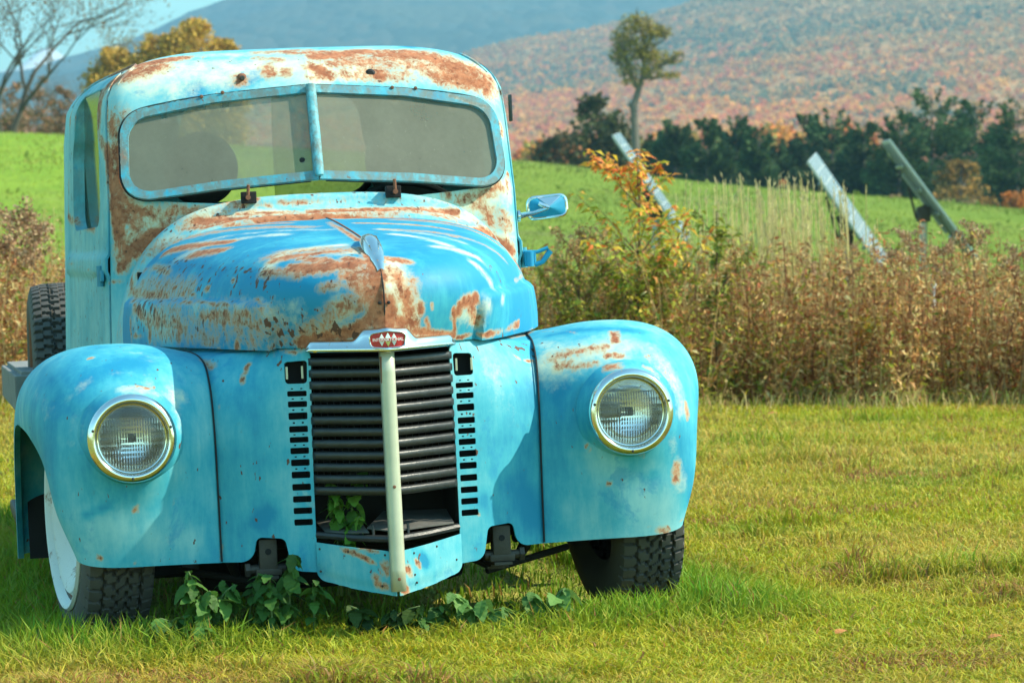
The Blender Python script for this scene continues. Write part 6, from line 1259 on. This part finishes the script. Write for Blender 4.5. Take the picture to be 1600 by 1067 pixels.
b = tb(122, 240); bare('bare_tree', 'spindly bare tree next to the cab roof', b, 6, .45, .07, 5, 15, nleaf=600, leafc=[(.25, .15, .09)])
GOLD = [(.60, .38, .07), (.68, .42, .08), (.42, .30, .08), (.50, .28, .06)]
for px, top, wpx, lab in ((300, 25, 52, 'tallest golden orange tree behind the cab roof'), (185, 70, 45, 'yellow gold tree left of the tallest golden one'), (250, 48, 42, 'tawny gold tree between the other two behind the cab'), (350, 55, 36, 'golden tree mostly hidden by the cab roof')):
    b = tb(px, 245); H = at(px, top, 245).z - b[2]; w_ = wpx / F_PX * 245; tree('golden_tree', lab, 'tree', b, H, (w_ * 1.15, w_), .2, 11000, GOLD, .28, 'golden trees behind the cab', 110, shape='round', cr0=.25)
for i, (px, top, wpx, lab) in enumerate([(20, 120, 30, 'brown brushwood at the far left under the bare tree'), (60, 105, 28, 'brown brushwood right under the snowy peak'), (98, 120, 26, 'brown brushwood against the edge of the cab'), (140, 130, 26, 'brown brushwood behind the cab door'), (40, 160, 40, 'low reddish thicket along the far edge of the left field'), (85, 165, 36, 'low thicket next to the cab on the far edge of the left field')]):
    b = tb(px, 225 + i * 3); H = at(px, top, 225).z - b[2]; w_ = wpx / F_PX * 225; tree('brushwood', lab, 'shrub', b, H, (w_, w_), .05, 1500, [(.24, .16, .09), (.32, .20, .11), (.16, .13, .08), (.38, .18, .10)], .22, 'brushwood behind the left field', 30, shape='round', cr0=.02)

# ================================================================== SOLAR TRACKERS
t = NT('solar_back'); M['pv_back'] = t.p(Base_Color=(0.22, 0.26, 0.27), Roughness=.35, Metallic=.3)
t = NT('solar_glass'); M['pv'] = t.p(Base_Color=(0.13, 0.16, 0.17), Roughness=.25, Specular_IOR_Level=.35)
t = NT('aluminium'); M['alu'] = t.p(Base_Color=t.mix(t.noise(3, 4), (.36, .40, .38), (.50, .53, .50)), Roughness=.6, Metallic=.1)
def tracker(label, p_top, p_bot, Y, wid, rz, post_px, post_top):
    a = at(*p_top, Y); c_ = at(*p_bot, Y); mid = (a + c_) / 2; base = (at(post_px, 400, Y).x, Y, 0); gb = float(ground(base[0], Y)); root = empty('solar_panel', (base[0], Y, gb), 0, label, 'solar panel', 'solar panels on posts in the field')
    # local frame of the panel: long axis from top to bottom, width axis going away from the viewer
    Lv = (c_ - a); L = Lv.length; ex = Lv.normalized(); ey = Vector((math.sin(rz), math.cos(rz), 0)).normalized(); ez = ex.cross(ey).normalized(); ey = ez.cross(ex).normalized()
    Mx = Matrix((ex, ey, ez)).transposed(); off = mid - root.location
    if ez.z < 0: pass
    face = MB(); face.box(off, (L, wid, .045), Mx); face.build('panel_frame', M['alu'], root)
    up = ez if ez.z > 0 else -ez
    m = MB(); nr, nc = 9, 4
    for i in range(nr):
        for j in range(nc): m.box(off + ex * (L * ((i + .5) / nr - .5)) + ey * (wid * ((j + .5) / nc - .5)) + up * .026, (L / nr * .95, wid / nc * .72, .008), Mx)
    m.build('solar_cells', M['pv'], root)
    m = MB()
    for j in (-.3, 0, .3): m.box(off + ey * wid * j - up * .05, (L * .96, .06, .05), Mx)
    for i in (-.3, -.1, .1, .3): m.box(off + ex * L * i - up * .10, (.06, wid * .8, .05), Mx)
    m.box(off - up * .15, (L * .5, .08, .07), Mx)
    m.build('panel_rails', M['pv_back'], root)
    hub = off - up * .22; m = MB(); pt = at(post_px, post_top, Y) - root.location
    m.tube([(pt.x, pt.y, -.3), (pt.x, pt.y, pt.z)], .085, 10); m.build('post', M['alu'], root, True)
    m = MB(); m.box((pt.x, pt.y, pt.z), (.30, .30, .34), bev=.03); m.tube([(pt.x, pt.y, pt.z + .1), tuple(hub)], .10, 8); m.tube([(pt.x - .16, pt.y, pt.z - .1), tuple(hub - ex * .5)], .03, 6); m.build('tracker_head', M['iron'], root, True)
tracker('leftmost solar panel, partly hidden by the orange topped sapling', (962, 210), (1075, 372), 74, 2.6, 0.14, 1025, 330)
tracker('middle solar panel with its striped face turned towards the viewer', (1268, 246), (1382, 410), 70, 2.7, 0.23, 1322, 372)
tracker('rightmost solar panel, seen edge on with its post in view', (1384, 220), (1522, 404), 72, 1.7, 0.03, 1443, 335)
# white marker stake in the weeds
p = gz(1457, 21.5); m = MB(); zt = at(1457, 430, 21.5).z; m.tube([(p[0], p[1], p[2]), (p[0] + .01, p[1], zt - .03), (p[0] - .01, p[1], zt)], [.016, .016, .008], 8); o = m.build('marker_stake', M['white'], None, True); tag(o, 'small white stake poking out of the brown weeds below the rightmost panel', 'stake')

# ================================================================== MOUNTAINS
def mnoise(x, y, s, seed): return fbm(x + 1e4, y + 1e4, s, seed) - .5
def mountain(name, ridge, Yf, Yr, zf, nx, ny, rough, mat, x0=-700, x1=2300, pw=1.0):
    px = np.linspace(x0, x1, nx); rt = np.interp(px, [r[0] for r in ridge], [r[1] for r in ridge]); V = np.zeros((ny + 6, nx, 3))
    for j in range(ny + 6):
        f = min(j / (ny - 1), 1.0); Y = Yf + (Yr - Yf) * (j / (ny - 1)); X = (px - 800) / F_PX * Yr
        zr = CAM_Z + (439 - rt) / F_PX * Yr; z = zf + (zr - zf) * f ** pw
        if j > ny - 1: z = zr - (j - ny + 1) * (Yr - Yf) / ny * .5
        z = z + rough * (mnoise(X, np.full_like(X, Y), rough * 9, 5) * 1.0 + .45 * mnoise(X, np.full_like(X, Y), rough * 3, 6)) * min(1, f * 3) 
        V[j] = np.stack([X, np.full_like(X, Y), z], 1)
    o = new_mesh(name, V.reshape(-1, 3), gridfaces(nx, ny + 6), mat); o['kind'] = 'structure'; return V
def forest_mat(name, cols, s):
    t = NT(name); v = t.n('ShaderNodeTexVoronoi'); v.inputs['Scale'].default_value = s; geo = t.n('ShaderNodeNewGeometry'); mq = t.n('ShaderNodeMapping'); mq.inputs[3].default_value = (1, .28, 1); t.link(geo.outputs['Position'], mq.inputs[0]); t.link(mq.outputs[0], v.inputs['Vector'])
    sp = t.n('ShaderNodeSeparateColor'); t.link(v.outputs['Color'], sp.inputs[0]); big = t.noise(s * .08, 6, .7, geo.outputs['Position'])
    c = t.mix(sp.outputs[0], cols[0], cols[1]); c = t.mix(t.ramp(t.math('ADD', sp.outputs[1], big), 1.0, 1.15), c, cols[2]); c = t.mix(t.ramp(big, .55, .65), c, cols[3])
    t.bump(t.math('MULTIPLY', v.outputs['Distance'], -1.0), .5, .3 / s); return t.p(Base_Color=c, Roughness=1.0, Specular_IOR_Level=0.0)
M['forest_far'] = forest_mat('distant_forest', [(.05, .085, .08), (.09, .10, .08), (.035, .065, .06), (.07, .09, .07)], .05)
M['forest'] = forest_mat('hillside_forest', [(.38, .22, .10), (.44, .24, .10), (.30, .21, .10), (.33, .22, .10)], .16)
t = NT('snow'); M['snow'] = t.p(Base_Color=t.mix(t.ramp(t.noise(.003, 8, .8), .5, .62), (.75, .77, .80), (.30, .33, .36)), Roughness=.9)
ridgeB = [(-150, 232), (120, 205), (350, 165), (560, 130), (700, 100), (800, 78), (900, 58), (1000, 30), (1075, 0), (1300, -60), (1750, -130)]
VB = mountain('hillside', ridgeB, 900, 3600, 14, 260, 120, 34, M['forest'], pw=1.25)
VA = mountain('mountain', [(-150, 118), (60, 104), (110, 92), (150, 84), (200, 74), (245, 55), (300, 22), (345, 10), (392, -2), (470, -30), (600, -60), (900, -70), (1750, -90)], 3200, 6200, 100, 300, 50, 60, M['forest_far'])
mountain('snowy_mountain', [(-150, 125), (35, 100), (52, 78), (68, 67), (82, 66), (100, 80), (130, 100), (400, 130), (1750, 160)], 7200, 8600, 300, 240, 24, 60, M['snow'])
# trees of the near hillside: each a small cloud of leaf clumps
nc = 60000; fj = rng.random(nc) ** 1.25 * 119; fi = (rng.uniform(640, 1760, nc) + 700) / 3000 * 259; k = rng.random(nc) < .12; fi[k] = (rng.uniform(-60, 700, k.sum()) + 700) / 3000 * 259
j0 = fj.astype(int); i0 = fi.astype(int); fx = (fi - i0)[:, None]; fy = (fj - j0)[:, None]; j1 = np.minimum(j0 + 1, 119); i1 = np.minimum(i0 + 1, 259)
P = (VB[j0, i0] * (1 - fx) + VB[j0, i1] * fx) * (1 - fy) + (VB[j1, i0] * (1 - fx) + VB[j1, i1] * fx) * fy
zz = P[:, 2]; fpx = fi / 259 * 3000 - 700; scr = 439 - (zz - CAM_Z) / P[:, 1] * F_PX; hb_ = np.clip((230 - scr) / 230, 0, 1.2)
pt_n = fbm(P[:, 0] * .55 + zz * 2.2 + 5e3, zz * 7 - P[:, 0] * .9 + 9e3, 230, 41); pn2 = fbm(P[:, 0] + 5e3, zz * 5 + 5e3, 120, 43)
red = pal(nc, [(.70, .25, .09), (.74, .34, .09), (.64, .21, .10), (.76, .42, .10), (.60, .32, .11)], None, .12); mid = pal(nc, [(.60, .30, .10), (.66, .34, .10), (.48, .30, .13), (.40, .28, .13), (.64, .24, .11)], None, .12); hi_ = pal(nc, [(.42, .29, .14), (.48, .32, .14), (.34, .27, .14), (.54, .32, .13)], None, .12); gr = pal(nc, [(.17, .20, .12), (.24, .22, .12), (.30, .24, .13)], None, .2)
q = hb_ + rng.normal(0, .11, nc) + (pn2 - .5) * .7; cl = np.where((q < .36)[:, None], red, np.where((q < .70)[:, None], mid, hi_)); cl = np.where(((pt_n > .62) & (rng.random(nc) < .6) & (hb_ > .18))[:, None] | (rng.random(nc) < .04)[:, None], gr, cl)
kq = 9; R = np.repeat(np.arange(nc), kq); m_ = nc * kq; rad = rng.uniform(1.3, 2.8, nc) * (.8 + P[:, 1] / 3600 * .6)
d = unit(rng.normal(0, 1, (m_, 3))) * (rng.random(m_) ** .4)[:, None]; d[:, 2] = np.abs(d[:, 2]) * 1.5; Pq = P[R] + d * rad[R][:, None]
A = unit(rng.normal(0, 1, (m_, 3)) + np.array([.1, -.5, .5])); U = unit(np.cross(A, rng.normal(0, 1, (m_, 3)))); W_ = np.cross(A, U); sz = (rad[R] * rng.uniform(.35, .8, m_))[:, None]
V = np.stack([Pq - U * sz, Pq + W_ * sz * .8, Pq + U * sz, Pq - W_ * sz * .8], 1).reshape(-1, 3); b4 = np.arange(m_)[:, None] * 4
M['hill_crown'] = leaf_mat('hillside_foliage', .45, 1.0)
o = new_mesh('forest', V, b4 + np.arange(4)[None], M['hill_crown'], None, False, cols=np.repeat(cl[R] * rng.uniform(.85, 1.15, (m_, 1)), 4, 0)); tag(o, 'autumn forest of red, orange and grey green trees covering the hillside', 'forest', kind='stuff')

# ---------------- haze
hb2 = MB(); hb2.box((0, 4950, 395), (13500, 11100, 820)); m_ = bpy.data.materials.new('haze'); m_.use_nodes = True; m_.node_tree.nodes.clear()
pv = m_.node_tree.nodes.new('ShaderNodeVolumePrincipled'); ho = m_.node_tree.nodes.new('ShaderNodeOutputMaterial'); pv.inputs['Density'].default_value = 0.000165; pv.inputs['Color'].default_value = (.36, .70, .92, 1); pv.inputs['Anisotropy'].default_value = .2
m_.node_tree.links.new(pv.outputs[0], ho.inputs['Volume']); o = hb2.build('haze', m_); o['kind'] = 'stuff'; tag(o, 'pale blue haze in the air in front of the mountains', 'haze')
